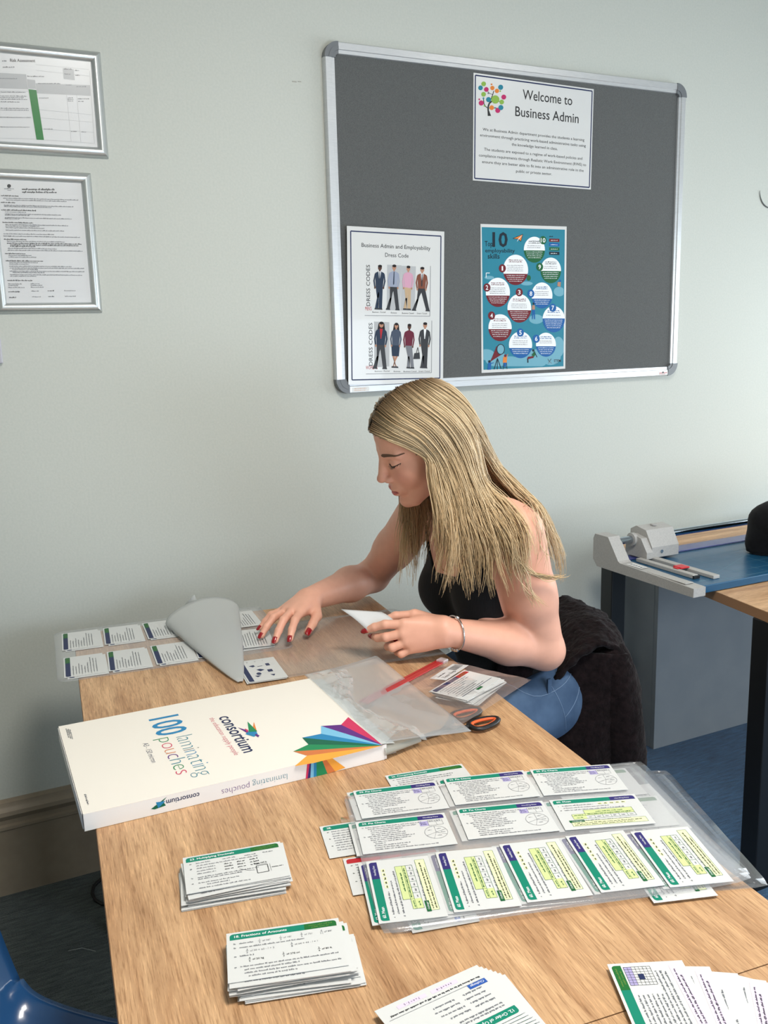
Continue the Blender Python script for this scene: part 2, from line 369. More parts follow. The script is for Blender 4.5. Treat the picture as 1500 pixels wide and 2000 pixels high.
t.poly([(285,522),(320,522),(300,470),(283,470)], 2, 2)
n0 = len(s.v); s.v += t.v; s.f += [tuple(i+n0 for i in f) for f in t.f]; s.m += t.m
def put(txt, zx0, zx1, zy, h, mi=2, thin=0.0, sh=s):
    a = hm((zx0, zy)); b_ = hm((zx1, zy)); sh.text(txt, a[0], a[1], h, mi, width=b_[0]-a[0], thin=thin, res=3)
def putb(txt, ax, ay, bx_, by, h, mi=2, thin=0.0, sh=None, mp=None, res=2):
    sh = sh or s; mp = mp or hm; a = mp((ax, ay)); b_ = mp((bx_, by)); sh.text(txt, a[0], (a[1]+b_[1])/2, h, mi, width=b_[0]-a[0], thin=thin, res=res)
putb('Welcome to', 645,348,1160,398,.0270, thin=.004, res=3)
putb('Business Admin', 570,520,1228,590,.0270, thin=.004, res=3)
for tx, a in (('We at Business Admin department provides the students a learning',(235,680,1290,775)),('environment through practicing work-based administrative tasks using',(208,738,1305,838)),
              ('the knowledge learned in class.',(535,832,1012,872)),('The students are exposed to a regime of work-based policies and',(252,886,1270,972)),
              ('compliance requirements through Realistic Work Environment (RWE) to',(198,950,1310,1036)),('ensure they are better able to fit into an administrative role in the',(232,1018,1285,1096)),('public or private sector.',(583,1113,955,1134))):
    putb(tx, a[0], a[1], a[2], a[3], .0078, thin=.002)
sheet_thing('welcome_poster', 'white Welcome to Business Admin poster with colourful dotted tree', W, H, s, PM, (1.383,-.0130,1.965), R(1.0))

# --- Dress code poster
W, H = .303, .426
zd = [(50,95),(1172,112),(1222,1860),(140,1932)]
hm = homography(zd, [(-W/2,H/2),(W/2,H/2),(W/2,-H/2),(-W/2,-H/2)])
s = Sheet(); s.frame(-W/2+.011,-H/2+.013,W/2-.011,H/2-.013,.0032,1)
t = Sheet(hm); DM = [I['white'], I['navy'], m_ink, I['suit'], I['shirt'], I['pink'], I['tan'], I['brown'], I['skin'], I['dskin'], I['hair'], I['berry'], I['slate'], m_lgrey, m_grey, I['red']]
putb('Business Admin and Employability', 228,330,1020,336,.0108, thin=.003)
putb('Dress Code', 503,432,772,436,.0108, thin=.003)
for poly, mi in [([(530,525),(695,525),(700,1050),(545,1050)],13), ([(405,1190),(580,1190),(600,1700),(430,1720)],13),([(695,530),(860,530),(866,1045),(705,1048)],13)]: t.poly(poly, mi, 1)
def fig(cx, top, bot, w_, skin, hair, upper, lower, arms, sw=0, tie=None, shirt=None, skirt=False, legs=None, long_hair=False, spread=.5, bag=False):
    Hh = bot-top; hd = Hh*.062; X = lambda a: cx+a*w_; Y = lambda a: top+a*Hh
    if long_hair: t.poly([(X(-.2),Y(.03)),(X(.2),Y(.03)),(X(.3),Y(.24)),(X(.05),Y(.25)),(X(-.3),Y(.26))], hair, 2)
    t.ell(cx, Y(.06), w_*.15, hd, skin, 3, n=16); t.ell(cx, Y(.026), w_*.155, hd*.50, hair, 4, n=14)
    t.poly([(X(-.06),Y(.1)),(X(.06),Y(.1)),(X(.06),Y(.16)),(X(-.06),Y(.16))], skin, 2)
    t.poly([(X(-.10),Y(.145)),(X(.10),Y(.145)),(X(.33),Y(.178)),(X(.33),Y(.28)),(X(.27),Y(.50)),(X(-.27),Y(.50)),(X(-.33),Y(.28)),(X(-.33),Y(.178))], upper, 3)
    for sgn in (-1, 1): t.poly([(X(sgn*.29),Y(.178)),(X(sgn*.38),Y(.20)),(X(sgn*.47),Y(.36)),(X(sgn*.38),Y(.50)),(X(sgn*.29),Y(.49)),(X(sgn*.36),Y(.36))], arms, 4); t.ell(X(sgn*.33), Y(.51), w_*.06, hd*.45, skin, 5, n=10)
    if shirt is not None: t.poly([(X(-.1),Y(.145)),(X(.1),Y(.145)),(X(.02),Y(.36)),(X(-.02),Y(.36))], shirt, 4)
    if tie is not None: t.poly([(X(-.03),Y(.155)),(X(.03),Y(.155)),(X(.045),Y(.42)),(X(0),Y(.45)),(X(-.045),Y(.42))], tie, 5)
    if skirt:
        t.poly([(X(-.36),Y(.48)),(X(.36),Y(.48)),(X(.30),Y(.74)),(X(-.26),Y(.74))], lower, 3)
        for sgn in (-1, 1): t.poly([(X(sgn*.22),Y(.74)),(X(sgn*.03),Y(.74)),(X(-sgn*.06),Y(.97)),(X(-sgn*.16),Y(.97))], skin, 2)
    else:
        for sgn in (-1, 1):
            e = spread*sgn
            t.poly([(X(sgn*.27),Y(.49)),(X(0),Y(.49)),(X(0),Y(.58)),(X(e-.12+sw),Y(.97)),(X(e+.14+sw),Y(.97))], lower, 3)
    for sgn in (-1, 1):
        e = (spread if not skirt else -.12)*sgn; t.poly([(X(e-.14+sw),Y(.965)),(X(e+.14+sw),Y(.965)),(X(e+.18+sw),Y(1.0)),(X(e-.16+sw),Y(1.0))], 2, 4)
    if bag: t.poly([(X(-.75),Y(.68)),(X(-.35),Y(.66)),(X(-.30),Y(.80)),(X(-.82),Y(.81))], 2, 5); t.pline([(X(-.6),Y(.68)),(X(-.5),Y(.55)),(X(-.4),Y(.67))], 7, 2, 5)
fig(448,532,1050,150,9,10,3,3,3,shirt=0,tie=3,spread=.14)
fig(612,522,1048,150,8,10,4,2,4,tie=3,spread=.36)
fig(775,528,1040,140,8,10,5,6,5,spread=.16)
fig(935,535,1045,150,8,10,7,2,7,shirt=0,tie=2,spread=.52)
fig(490,1190,1735,165,8,10,3,2,3,shirt=15,long_hair=True,spread=.34)
fig(662,1195,1715,140,8,10,12,3,12,skirt=True,long_hair=True)
fig(812,1200,1715,140,9,10,11,14,11,spread=.16,sw=.2)
fig(992,1175,1705,150,8,10,2,2,2,shirt=0,spread=.12,bag=True)
t.pline([(1028,518),(1042,1100),(295,1124)],5,14); t.pline([(1066,1150),(1085,1752),(335,1800)],5,14)
n0 = len(s.v); s.v += t.v; s.f += [tuple(i+n0 for i in f) for f in t.f]; s.m += t.m
def vput(txt, zx, zy0, zy1, h, mi=2, thin=0.004):
    a = hm((zx, zy0)); b_ = hm((zx, zy1)); s.text(txt, a[0], a[1], h, mi, width=b_[1]-a[1], rot=90, thin=thin)
vput('DRESS CODES', 352, 1012, 535, .0112); vput('DRESS CODES', 408, 1700, 1205, .0115)
putb("MEN'S", 298,1062,372,1064,.0100, 15); putb("WOMEN'S", 332,1748,465,1738,.0100, 15)
for tx, x0, x1, y in (('Business - Formal',382,532,1088),('Business',595,662,1087),('Business Casual',722,856,1085),('Smart Casual',893,1008,1081),('Business - Formal',435,605,1768),('Business',652,728,1763),('Business Casual',765,913,1757),('Smart Casual',938,1066,1748)):
    putb(tx, x0, y, x1, y-2, .0042)
sheet_thing('dress_code_poster', 'white Dress Code poster with two rows of outfits beside the board edge', W, H, s, DM, (.909,-.0235,1.470), R(1.5))

# --- Top 10 poster
W, H = .309, .430
zt = [(120,55),(1205,75),(1187,1875),(135,1930)]
hm = homography(zt, [(-W/2,H/2),(W/2,H/2),(W/2,-H/2),(-W/2,-H/2)])
s = Sheet(hm); s.yd = -1
TM = [I['white'], I['teal'], I['dark'], I['maroon'], I['blue'], I['dgreen'], I['cloud'], m_grey, I['orange'], I['skin'], m_ink, I['red']]
s.poly([(135,95),(1182,115),(1165,1845),(158,1890)], 1, 1)
for x, y, rx, ry in ((190,1700,110,70),(330,1760,150,90),(500,1790,120,70),(640,1810,170,100),(820,1750,150,120),(1000,1720,130,110),(1100,1600,75,130),(700,800,75,25),(820,1250,90,60),(1110,900,70,60),(230,730,60,22)):
    s.poly([(min(max(x+rx*math.cos(a), 158), 1166), min(y+ry*math.sin(a), 1846)) for a in [2*math.pi*i/24 for i in range(24)]], 6, 2)
s.text('10', 268, 338, 180, 2, width=192, layer=4, thin=.022); s.text('Top', 172, 335, 66, 2, width=100, layer=4, thin=.006)
s.text('employability', 178, 412, 48, 2, width=372, layer=4, thin=.01); s.text('skills', 210, 490, 62, 2, width=148, layer=4, thin=.01)
eggs = [(560,630,157,192,680,3,(393,612),'1'),(337,915,152,184,955,3,(200,855),'2'),(607,1115,150,180,1138,3,(605,912),'3'),(365,1360,146,170,1378,3,(258,1208),'4'),(622,1575,146,168,1615,4,(620,1420),'5'),(942,1572,126,152,1592,4,(820,1497),'6'),(1040,1250,140,166,1240,4,(1028,1105),'7'),(892,950,132,164,990,4,(752,928),'8'),(1003,632,130,162,640,5,(862,590),'9'),(796,373,133,164,382,5,(905,252),'10')]
for x, y, rx, ry, yc, c, (nx, ny), num in eggs:
    s.ell(x, y, rx, ry, 0, 3, n=36)
    al = math.asin(max(-1, min(1, (yc-y)/ry)))
    s.poly([(x+rx*math.cos(a), y+ry*math.sin(a)) for a in [al+(math.pi-2*al)*i/24 for i in range(25)]], c, 4)
    s.ell(nx, ny, 44, 52, c, 5, n=24); s.text(num, nx, ny+28, 56, 0, align='c', width=(60 if num == '10' else (18 if num == '1' else 32)), layer=6, thin=.014)
    for k in range(2): s.words(x-rx*.55, x+rx*.55, y-ry*.62+k*22, 13, c if c != 5 else 2, 5)
    n = int((yc-(y-ry*.32))/24)
    for k in range(max(n, 1)): s.words(x-rx*.68, x+rx*.62, y-ry*.28+k*23, 9, 7, 5)
    n = int((y+ry-yc)/26)
    for k in range(max(n-1, 1)): 
        q = math.sqrt(max(0.05, 1-((yc+24+k*24-y)/ry)**2)); s.words(x-rx*q*.8, x+rx*q*.8, yc+24+k*24, 9, 0, 5)
s.poly([(525,235),(650,180),(625,270),(590,240)], 8, 4); s.poly([(590,240),(650,182),(575,275)], 0, 5); s.pline([(525,235),(650,180),(625,270),(590,240),(525,235)],5,2,6)
for k, c in enumerate((3,4,5,2)): s.poly([(983,230+k*55-(3 if k==1 else 0)),(1112,232+k*55),(1112,272+k*55),(983,270+k*55)], c, 3); s.words(1003,1090,256+k*55,9,0,4)
s.words(983,1030,210,16,2,3)
s.poly([(322,1590),(240,1790),(380,1700)], 3, 5); s.poly([(322+52*math.cos(a)+50, 1632+68*math.sin(a)) for a in [2*math.pi*i/24 for i in range(24)]], 2, 5); s.poly([(372+42*math.cos(a), 1632+58*math.sin(a)) for a in [2*math.pi*i/24 for i in range(24)]], 6, 6)
s.pline([(332,1745),(290,1885)],9,2,5); s.pline([(332,1745),(330,1885)],8,2,5); s.pline([(332,1745),(380,1880)],9,2,5)
s.poly([(205,1890),(215,1800),(255,1795),(250,1888)],4,5); s.ell(232,1785,16,17,2,6,n=12); s.pline([(255,1810),(285,1800)],10,4,5)
s.poly([(398,1800),(405,1728),(455,1725),(448,1800)],8,5); s.ell(430,1712,16,18,3,6,n=12); s.pline([(450,1730),(462,1690)],9,9,5); s.poly([(410,1800),(445,1800),(440,1850),(412,1850)],4,5); s.pline([(402,1885),(412,1800)],6,2,6); s.pline([(452,1882),(446,1800)],6,2,6); s.pline([(404,1860),(450,1858)],5,2,6)
s.poly([(760,1700),(800,1650),(815,1690),(785,1735)],5,6); s.ell(782,1645,15,16,2,7,n=12); s.poly([(700,1760),(715,1725),(780,1715),(785,1740),(735,1750)],3,6); s.pline([(712,1755),(715,1800)],14,2,6); s.pline([(800,1670),(830,1730)],8,2,6)
s.poly([(765,1130),(768,1075),(800,1075),(802,1130)],9,6); s.ell(785,1055,12,14,2,7,n=12); s.poly([(768,1130),(802,1130),(805,1250),(790,1250),(785,1160),(775,1250),(764,1250)],4,6)
s.poly([(1085,830),(1090,780),(1130,775),(1125,840)],9,6); s.ell(1120,765,14,15,4,7,n=12); s.ell(725,730,26,36,5,4,n=16)
s.pline([(190,730),(190,672),(235,672)],8,0,4)
s.text('STEM', 1042, 1788, 30, 10, width=88, layer=5, thin=.02); s.words(1044,1100,1806,8,7,5); s.pline([(965,1750),(985,1785),(1010,1750)],6,10,5); s.pline([(970,1810),(990,1785),(1015,1808)],6,7,5)
sheet_thing('skills_poster', 'teal Top 10 employability skills poster with numbered egg shapes', W, H, s, TM, (1.3485,-.0130,1.490), R(-.1))

# ------------------------------------------------------------------ snap frames
def snap_frame(name, label, x0, x1, z0, z1, sh, mats, rw=.024):
    o = thing(name, label, 'picture frame', ((x0+x1)/2, 0, (z0+z1)/2)); w_, h_ = (x1-x0)/2, (z1-z0)/2
    prf = [(0,-.001),(0,-.004),(.004,-.010),(.010,-.0135),(.015,-.0135),(.020,-.010),(.024,-.004),(.024,-.002)]
    for side in range(4):
        q = MB(); ax = (w_, h_)[side % 2]; n = len(prf)
        vs = []
        for e in (-1, 1):
            for d, y in prf:
                if side == 0: vs.append((e*(w_-d), y, h_-d))
                if side == 2: vs.append((e*(w_-d), y, -h_+d))
                if side == 1: vs.append((w_-d, y, e*(h_-d)))
                if side == 3: vs.append((-w_+d, y, e*(h_-d)))
        q.add(vs, [(i, (i+1) % n, n+(i+1) % n, n+i) for i in range(n)]); q.build('frame_rail', m_snap, o, smooth=35)
    q = MB(); q.box(-w_+.018, w_-.018, -.004, -.001, -h_+.018, h_-.018); q.build('backing_sheet', m_paper, o)
    pr = sh.build('print', mats, o, loc=(0,-.0042,0), rot=(R(90),0,0), fixn=False)
    g = MB(); g.box(-w_+.019, w_-.019, -.0056, -.0050, -h_+.019, h_-.019); g.build('clear_cover', film_mat('frame_cover_film', .985, (225,230,235), .25, .35), o)
    return o
# risk assessment (landscape A4)
x0, x1, z0, z1 = -.195, .151, 1.829, 2.066
hm = homography([(20,340),(1195,430),(1265,1550),(0,1480)], [(.0,.0),(1,0),(1,1),(0,1)])
w2, h2 = (x1-x0)/2, (z1-z0)/2
ux0 = -.068+ .0   # room x of the picture's left border there
def mp1(p):
    u, v = hm(p); X = -.068+u*(.151-.024+.068); Zz = 2.066-.024-v*(.237-.048); return (X-(x0+x1)/2, Zz-(z0+z1)/2)
s = Sheet(mp1); s.yd = -1
RM = [I['white'], m_ink, m_lgrey, m_grey, I['green']]
s.text('Risk Assessment', 128, 440, 36, 1, width=330, thin=.02)
for x_, y_, xx in ((22,440,80),(22,512,175),(835,525,945),(840,585,925),(980,540,1040),(985,600,1045),(335,620,570)): s.words(x_, xx, y_, 16, 3, 4)
s.poly([(-900,545),(322,590),(330,775),(-900,745)],2); s.poly([(440,700),(1180,715),(1185,850),(445,825)],2); s.poly([(820,510),(965,520),(975,655),(826,640)],2); s.poly([(330,650),(435,660),(440,770),(335,765)],2)
s.poly([(335,775),(442,785),(492,1452),(385,1448)],4,2)
for a, b_ in (((460,470),(1170,520)),((460,540),(1170,600)),((440,1035),(1190,1100)),((440,1145),(1200,1200)),((490,1300),(1215,1340)),((500,1450),(1225,1495)),((-700,1120),(350,1150)),((-700,1420),(380,1440)),((-700,800),(330,800)),((845,700),(885,1475)),((985,715),(1025,1480)),((1180,540),(1222,1500))): s.line(a, b_, 3, 2)
for x_, xx, y_ in ((-600,300,820),(-600,310,870),(-600,260,890),(-600,310,912),(-600,200,945),(-600,310,1030),(-600,315,1052),(-600,335,1150),(-600,300,1280),(470,780,705),(850,930,720),(990,1130,740),(470,600,890),(500,630,1305),(865,945,885),(865,945,905),(865,945,925),(1005,1165,895),(1010,1085,930),(890,975,1335),(1040,1110,1340),(-600,200,650)): s.words(x_, xx, y_, 13, 3)
snap_frame('framed_risk_assessment', 'silver framed Risk Assessment sheet with green bar, upper frame on wall', x0, x1, z0, z1, s, RM)
# fire procedure (portrait A4)
x0, x1, z0, z1 = -.134, .106, 1.468, 1.793
cxm, czm = (x0+x1)/2, (z0+z1)/2
hmb = homography([(0,215),(765,240),(868,1385),(68,1378)], [(-.095-cxm,1.793-.024-czm),(.106-.024-cxm,1.793-.024-czm),(.106-.024-cxm,1.468+.024-czm),(-.134+.024-cxm,1.468+.024-czm)])
s = Sheet(hmb); s.yd = -1
s.ell(75,275,18,18,1,2,n=16); s.words(30,125,305,10,3); s.words(60,100,318,7,3)
s.words(198,515,312,20,1,2,1.4); s.words(200,535,338,18,1,2,1.4)
rows = [(0,170,372,1),(20,740,395,3),(50,625,412,3),(0,135,436,1),(30,690,462,3),(30,480,474,3),(5,335,508,1),(40,240,526,3),(40,575,545,3),(40,270,556,3),(40,680,580,3),(40,180,590,3),(18,305,626,1),(45,650,646,3),(45,370,660,3),(50,415,675,3),(50,605,698,3),(28,515,733,3),(28,760,755,3),(32,245,785,1),(62,610,803,3),(62,778,822,1),(92,745,838,1),(92,335,852,1),(70,540,870,3),(70,785,888,3),(45,240,920,1),(78,300,936,3),(78,340,952,3),(52,410,988,1),(85,360,1003,3),(85,275,1018,3),(85,680,1038,3),(90,800,1054,3),(115,355,1068,3),(90,805,1085,3),(118,420,1098,3),(95,785,1118,3),(95,350,1132,3),(70,305,1172,1),(78,205,1205,3),(78,172,1220,3),(78,235,1238,3),(288,375,1205,3),(288,398,1220,3),(290,412,1238,3),(82,188,1278,1),(295,370,1275,3),(450,512,1275,1),(607,715,1275,3),(88,155,1332,1),(302,385,1328,3),(455,517,1328,1),(613,722,1328,3)]
for a, b_, y_, c in rows: s.words(a, b_, y_, 10 if c == 3 else 12, c, 2, 1.3, rot=1)
snap_frame('framed_fire_procedure', 'silver framed fire procedure notice, lower frame on wall', x0, x1, z0, z1, s, RM)
b = MB(); b.box(-.215,-.132,-.010,-.001,1.352,1.412,bev=.003); tag(b.build('wall_plate', mat('pale_grey_plastic',(186,186,194),.4)), 'small pale grey wall plate below the framed fire procedure', 'wall plate')
# ------------------------------------------------------------------ desks
def wood_mat(name, axis):
    m = mat(name, (196,152,108), 0.42, spec=0.4); N, L, b_ = nt(m)
    tc = N.new('ShaderNodeTexCoord')
    def nz(sc, scale, det, rough=.6, dist=0.0):
        mp = N.new('ShaderNodeMapping'); mp.inputs['Scale'].default_value = sc; n = N.new('ShaderNodeTexNoise')
        n.inputs['Scale'].default_value = scale; n.inputs['Detail'].default_value = det; n.inputs['Roughness'].default_value = rough; n.inputs['Distortion'].default_value = dist
        L.new(tc.outputs['Object'], mp.inputs[0]); L.new(mp.outputs[0], n.inputs['Vector']); return n
    a = (1, .10, 1) if axis == 'y' else (.10, 1, 1)
    n1 = nz(a, 26, 5, .6, .9); n2 = nz((a[0], a[1]*.5, 1) if axis == 'y' else (a[0]*.5, a[1], 1), 620, 3, .6, .05); n3 = nz((a[0], a[1]*2.2, 1), 9, 3, .5, 1.6)
    c1 = N.new('ShaderNodeValToRGB'); e = c1.color_ramp.elements
    e[0].position = .32; e[0].color = s2l((176,134,96)); e[1].position = .68; e[1].color = s2l((214,174,132))
    L.new(n1.outputs['Fac'], c1.inputs[0])
    c2 = N.new('ShaderNodeValToRGB'); e = c2.color_ramp.elements       # fine dark pores and pale flecks
    e[0].position = .36; e[0].color = (.62,.56,.50,1); e[1].position = .47; e[1].color = (1,1,1,1)
    x = c2.color_ramp.elements.new(.58); x.color = (1,1,1,1); x = c2.color_ramp.elements.new(.66); x.color = (1.32,1.34,1.34,1)
    L.new(n2.outputs['Fac'], c2.inputs[0])
    c3 = N.new('ShaderNodeValToRGB'); e = c3.color_ramp.elements; e[0].position = .35; e[0].color = (.84,.82,.8,1); e[1].position = .65; e[1].color = (1.05,1.05,1.05,1)
    L.new(n3.outputs['Fac'], c3.inputs[0])
    m1 = N.new('ShaderNodeMixRGB'); m1.blend_type = 'MULTIPLY'; m1.inputs[0].default_value = .8; L.new(c1.outputs[0], m1.inputs[1]); L.new(c2.outputs[0], m1.inputs[2])
    m2 = N.new('ShaderNodeMixRGB'); m2.blend_type = 'MULTIPLY'; m2.inputs[0].default_value = .9; L.new(m1.outputs[0], m2.inputs[1]); L.new(c3.outputs[0], m2.inputs[2])
    L.new(m2.outputs[0], b_.inputs['Base Color'])
    bp = N.new('ShaderNodeBump'); bp.inputs['Strength'].default_value = .25; bp.inputs['Distance'].default_value = .0006
    L.new(n2.outputs['Fac'], bp.inputs['Height']); L.new(bp.outputs[0], b_.inputs['Normal'])
    return m
m_wood = wood_mat('oak_laminate', 'y'); m_woodx = wood_mat('oak_laminate_cross', 'x')
m_edge = mat('oak_edge_band', (150,110,76), 0.5)
DX0, DX1 = -.033, .697
def desk_thing(label, y0, y1):
    o = thing('desk', label, 'desk', (0,0,0), PHI)
    t = MB(); t.box(DX0, DX1, y0, y1, TOP-.0015, TOP); t.build('tabletop', m_wood, o)
    t = MB(); t.box(DX0-.0008, DX1+.0008, y0-.0004, y1+.0004, TOP-.0255, TOP-.0016); t.build('edge_band', m_edge, o)
    for lx in (DX0+.04, DX1-.04):
        for ly in (y0+.05, y1-.05):
            t = MB(); t.box(lx-.025, lx+.025, ly-.025, ly+.025, .012, TOP-.026, bev=.003); lg = t.build('leg', m_black, o)
            t = MB(); t.box(lx-.028, lx+.028, ly-.028, ly+.028, .0, .012); t.build('foot', m_black, lg)
    t = MB(); t.box(DX0+.03, DX0+.05, y0+.07, y1-.07, TOP-.075, TOP-.026); t.build('side_beam', m_black, o)
    t = MB(); t.box(DX1-.05, DX1-.03, y0+.07, y1-.07, TOP-.075, TOP-.026); t.build('side_beam', m_black, o)
    return o
desk_thing('oak laminate desk by the wall holding the laminating pouches', -1.715, -.231)
desk_thing('oak laminate desk in the near foreground, butted to the other desk', -3.05, -1.7165)
# desk along the wall on the right, under the trimmer
o = thing('desk', 'oak laminate desk carrying the blue paper trimmer on the right', 'desk', (0,0,0))
pl = [(1.535,-.147),(1.415,-.955),(3.0,-.955),(3.0,-.145)]
t = MB(); t.prism(pl, TOP-.0015, TOP); t.build('tabletop', m_woodx, o)
t = MB(); t.prism(pl, TOP-.0255, TOP-.0016); t.build('edge_band', m_edge, o)
for lx, ly in ((1.490,-.278),(1.452,-.885),(2.96,-.275),(2.96,-.885)):
    t = MB(); t.box(lx-.026, lx+.026, ly-.026, ly+.026, .012, TOP-.026, bev=.003); lg = t.build('leg', m_black, o)
    t = MB(); t.box(lx-.028, lx+.028, ly-.028, ly+.028, 0, .012); t.build('foot', m_black, lg)
# boxed-in unit on the wall under that desk, and the pipe beside it
m_gcab = noise_mix(mat('grey_painted_board', (138,142,145), 0.5), (131,136,140), nscale=12, lo=.3, hi=.7)
o = thing('boxed_in_cupboard', 'grey boxed-in cupboard on the floor beneath the trimmer desk', 'cupboard', (0,0,0))
t = MB(); t.box(1.757,1.775,-.168,-.001,0,.70,bev=.001); t.build('side_panel', m_gcab, o)
t = MB(); t.box(1.757,2.235,-.186,-.1685,0,.70,bev=.001); t.build('front_panel', m_gcab, o)
t = MB(); t.box(2.217,2.235,-.168,-.001,0,.70,bev=.001); t.build('side_panel', m_gcab, o)
t = MB(); t.box(1.776,2.216,-.167,-.001,.682,.698); t.build('top_board', m_gcab, o)
b = MB(); b.box(2.237, 3.44, -.022, -.001, 0, .18, bev=.002); struct(b.build('baseboard_right', m_base))
o = thing('heating_pipe', 'pale upright heating pipe with valve beside the grey cupboard', 'pipe', (1.700,-.055,0))
t = MB(); t.tube([(0,0,.0),(0,0,.70)], .011, 14); t.build('pipe', m_gcab, o, smooth=40)
t = MB(); t.tube([(-.004,-.002,.286),(.016,-.012,.286)], [.016,.016], 14); t.tube([(.014,-.012,.286),(.040,-.03,.284)], [.011,.013], 14); t.build('valve', m_gcab, o, smooth=40)

# ------------------------------------------------------------------ rotary paper trimmer
m_trg = noise_mix(mat('grey_trimmer_plastic', (176,174,170), 0.5), (168,166,163), nscale=300, bump=.15, bdist=.0004)
m_trb = mat('blue_trimmer_board', (30,82,116), 0.3)
m_trl = mat('pale_grid_print', (96,140,162), 0.4)
m_clamp = film_mat('blue_clear_strip', .45, (70,80,160), .15, .7)
m_chrome = mat('chrome', (190,200,210), 0.12, metal=1.0)
m_red = mat('red_plastic', (200,32,44), 0.35)
o = thing('paper_trimmer', 'blue rotary paper trimmer with grey end and cutting head', 'paper trimmer', (0,0,0))
zb = TOP
t = MB(); t.box(1.398, 2.10, -.722, -.362, zb+.002, zb+.022, bev=.002); bb = t.build('baseboard_plate', m_trb, o)
sh = Sheet()
for k in range(1, 9): sh.line((1.44+k*.07,-.70),(1.44+k*.07,-.43),.0011,0,1)
for k in range(0, 5): sh.line((1.47,-.66+k*.055),(2.08,-.66+k*.055),.0011,0,1)
sh.line((1.50,-.66),(1.95,-.45),.0011,0,1); sh.line((1.43,-.704),(2.09,-.704),.0016,0,1)
for k in range(60): sh.line((1.43+k*.011,-.432),(1.43+k*.011,-.432+(.010 if k % 5 else .016)),.0010,0,1)
sh.words(1.425,1.46,-.688,.008,0,1)
sh.build('grid_print', m_trl, bb, loc=(0,0,zb+.0221), fixn=False)
t = MB(); t.prism([(-.735,zb+.001),(-.735,zb+.024),(-.46,zb+.030),(-.452,zb+.034),(-.408,zb+.094),(-.352,zb+.094),(-.345,zb+.080),(-.345,zb+.020),(-.362,zb+.001)], 1.358, 1.398, axis='x')
ec = t.build('end_casting', m_trg, o)
t = MB(); t.box(1.364,1.392,-.700,-.560,zb+.0265,zb+.0285,bev=.0006); t.build('inset_panel', m_trg, ec)
sh = Sheet(); sh.rect(1.366,-.535,1.392,-.475,0,1); sh.words(1.371,1.388,-.528,.004,1,2); 
for k in range(5): sh.line((1.378,-.527+k*.010),(1.378,-.521+k*.010),.006,1,2)
sh.build('maker_label', [m_white, m_grey], ec, loc=(0,0,zb+.0300), fixn=False)
t = MB(); t.tube([(1.396,-.408,zb+.078),(2.10,-.408,zb+.078)], .0105, 20); t.build('guide_rail', m_chrome, o, smooth=40)
t = MB(); t.box(1.399,2.098,-.428,-.372,zb+.0235,zb+.0265,bev=.0008); t.build('clamp_strip', m_clamp, o)
t = MB(); t.prism([(-.462,zb+.030),(-.462,zb+.060),(-.435,zb+.105),(-.395,zb+.112),(-.372,zb+.100),(-.368,zb+.030)], 1.470, 1.568, axis='x')
hd = t.build('cutting_head', m_trg, o)
t = MB(); t.prism([(-.466,zb+.030),(-.466,zb+.048),(-.440,zb+.085),(-.400,zb+.092),(-.380,zb+.080),(-.376,zb+.030)], 1.448, 1.4695, axis='x'); t.build('head_side', m_trg, hd)
t = MB(); t.tube([(1.440,-.408,zb+.078),(1.452,-.408,zb+.078)], .0185, 18); t.build('rail_bush', m_trg, hd, smooth=40)
t = MB(); t.tube([(1.505,-.4640,zb+.046),(1.505,-.4615,zb+.046)], .005, 12); t.build('screw', m_chrome, hd, smooth=40)
t = MB(); t.tube([(1.520,-.410,zb+.1105),(1.520,-.410,zb+.1145)], .009, 12); t.build('top_button', m_trg, hd)
for nm, x0_, x1_, y0_, y1_, hh in (('side_rule', 1.428,1.446,-.660,-.445,.010),('back_stop', 1.470,1.492,-.690,-.420,.009)):
    t = MB(); t.box(x0_, x1_, y0_, y1_, zb+.0225, zb+.0225+hh, bev=.0012); rl = t.build(nm, m_trg, o)
    if nm == 'side_rule':
        t = MB(); t.box(1.4275,1.4475,-.6655,-.6602,zb+.0228,zb+.0305); t.build('end_cap', m_black, rl)
t = MB(); t.box(1.444,1.474,-.602,-.572,zb+.0330,zb+.037,bev=.001); t.box(1.436,1.452,-.596,-.580,zb+.0328,zb+.0355,bev=.001); t.build('red_slider', m_red, o)
# black soft bag lying on the trimmer
m_fab = noise_mix(mat('black_fabric', (9,9,11), 0.9, spec=.15, sheen=.05), (14,14,17), nscale=60, bump=.3, bdist=.002)
def blob(name, mt, parent, c, rad, seed, amp, nu=36, nv=24, flat=None, power=2.0):
    rn = random.Random(seed); ks = [(rn.uniform(1,4), rn.uniform(1,5), rn.uniform(0,6), rn.uniform(.3,1)) for _ in range(7)]
    def f(u, v):
        a = 2*math.pi*u; b_ = math.pi*(v-.5)
        d = 1+amp*sum(w_*math.sin(round(k1)*a+ph)*math.cos(k2*b_+ph*2)*math.cos(b_) for k1, k2, ph, w_ in ks)/3
        sp = lambda t_: math.copysign(abs(t_)**(2/power), t_)
        p = Vector((sp(math.cos(a)*math.cos(b_))*rad[0]*d, sp(math.sin(a)*math.cos(b_))*rad[1]*d, sp(math.sin(b_))*rad[2]*d))+Vector(c)
        if flat is not None and p.z < flat: p.z = flat
        return p
    t_ = MB(); t_.grid(f, nu, nv); return t_.build(name, mt, parent, smooth=True)
bg = blob('soft_bag', m_fab, None, (1.935,-.600,TOP+.088), (.205,.13,.100), 3, .34, flat=TOP+.0235)
tag(bg, 'black soft fabric bag lying on the blue trimmer', 'bag')

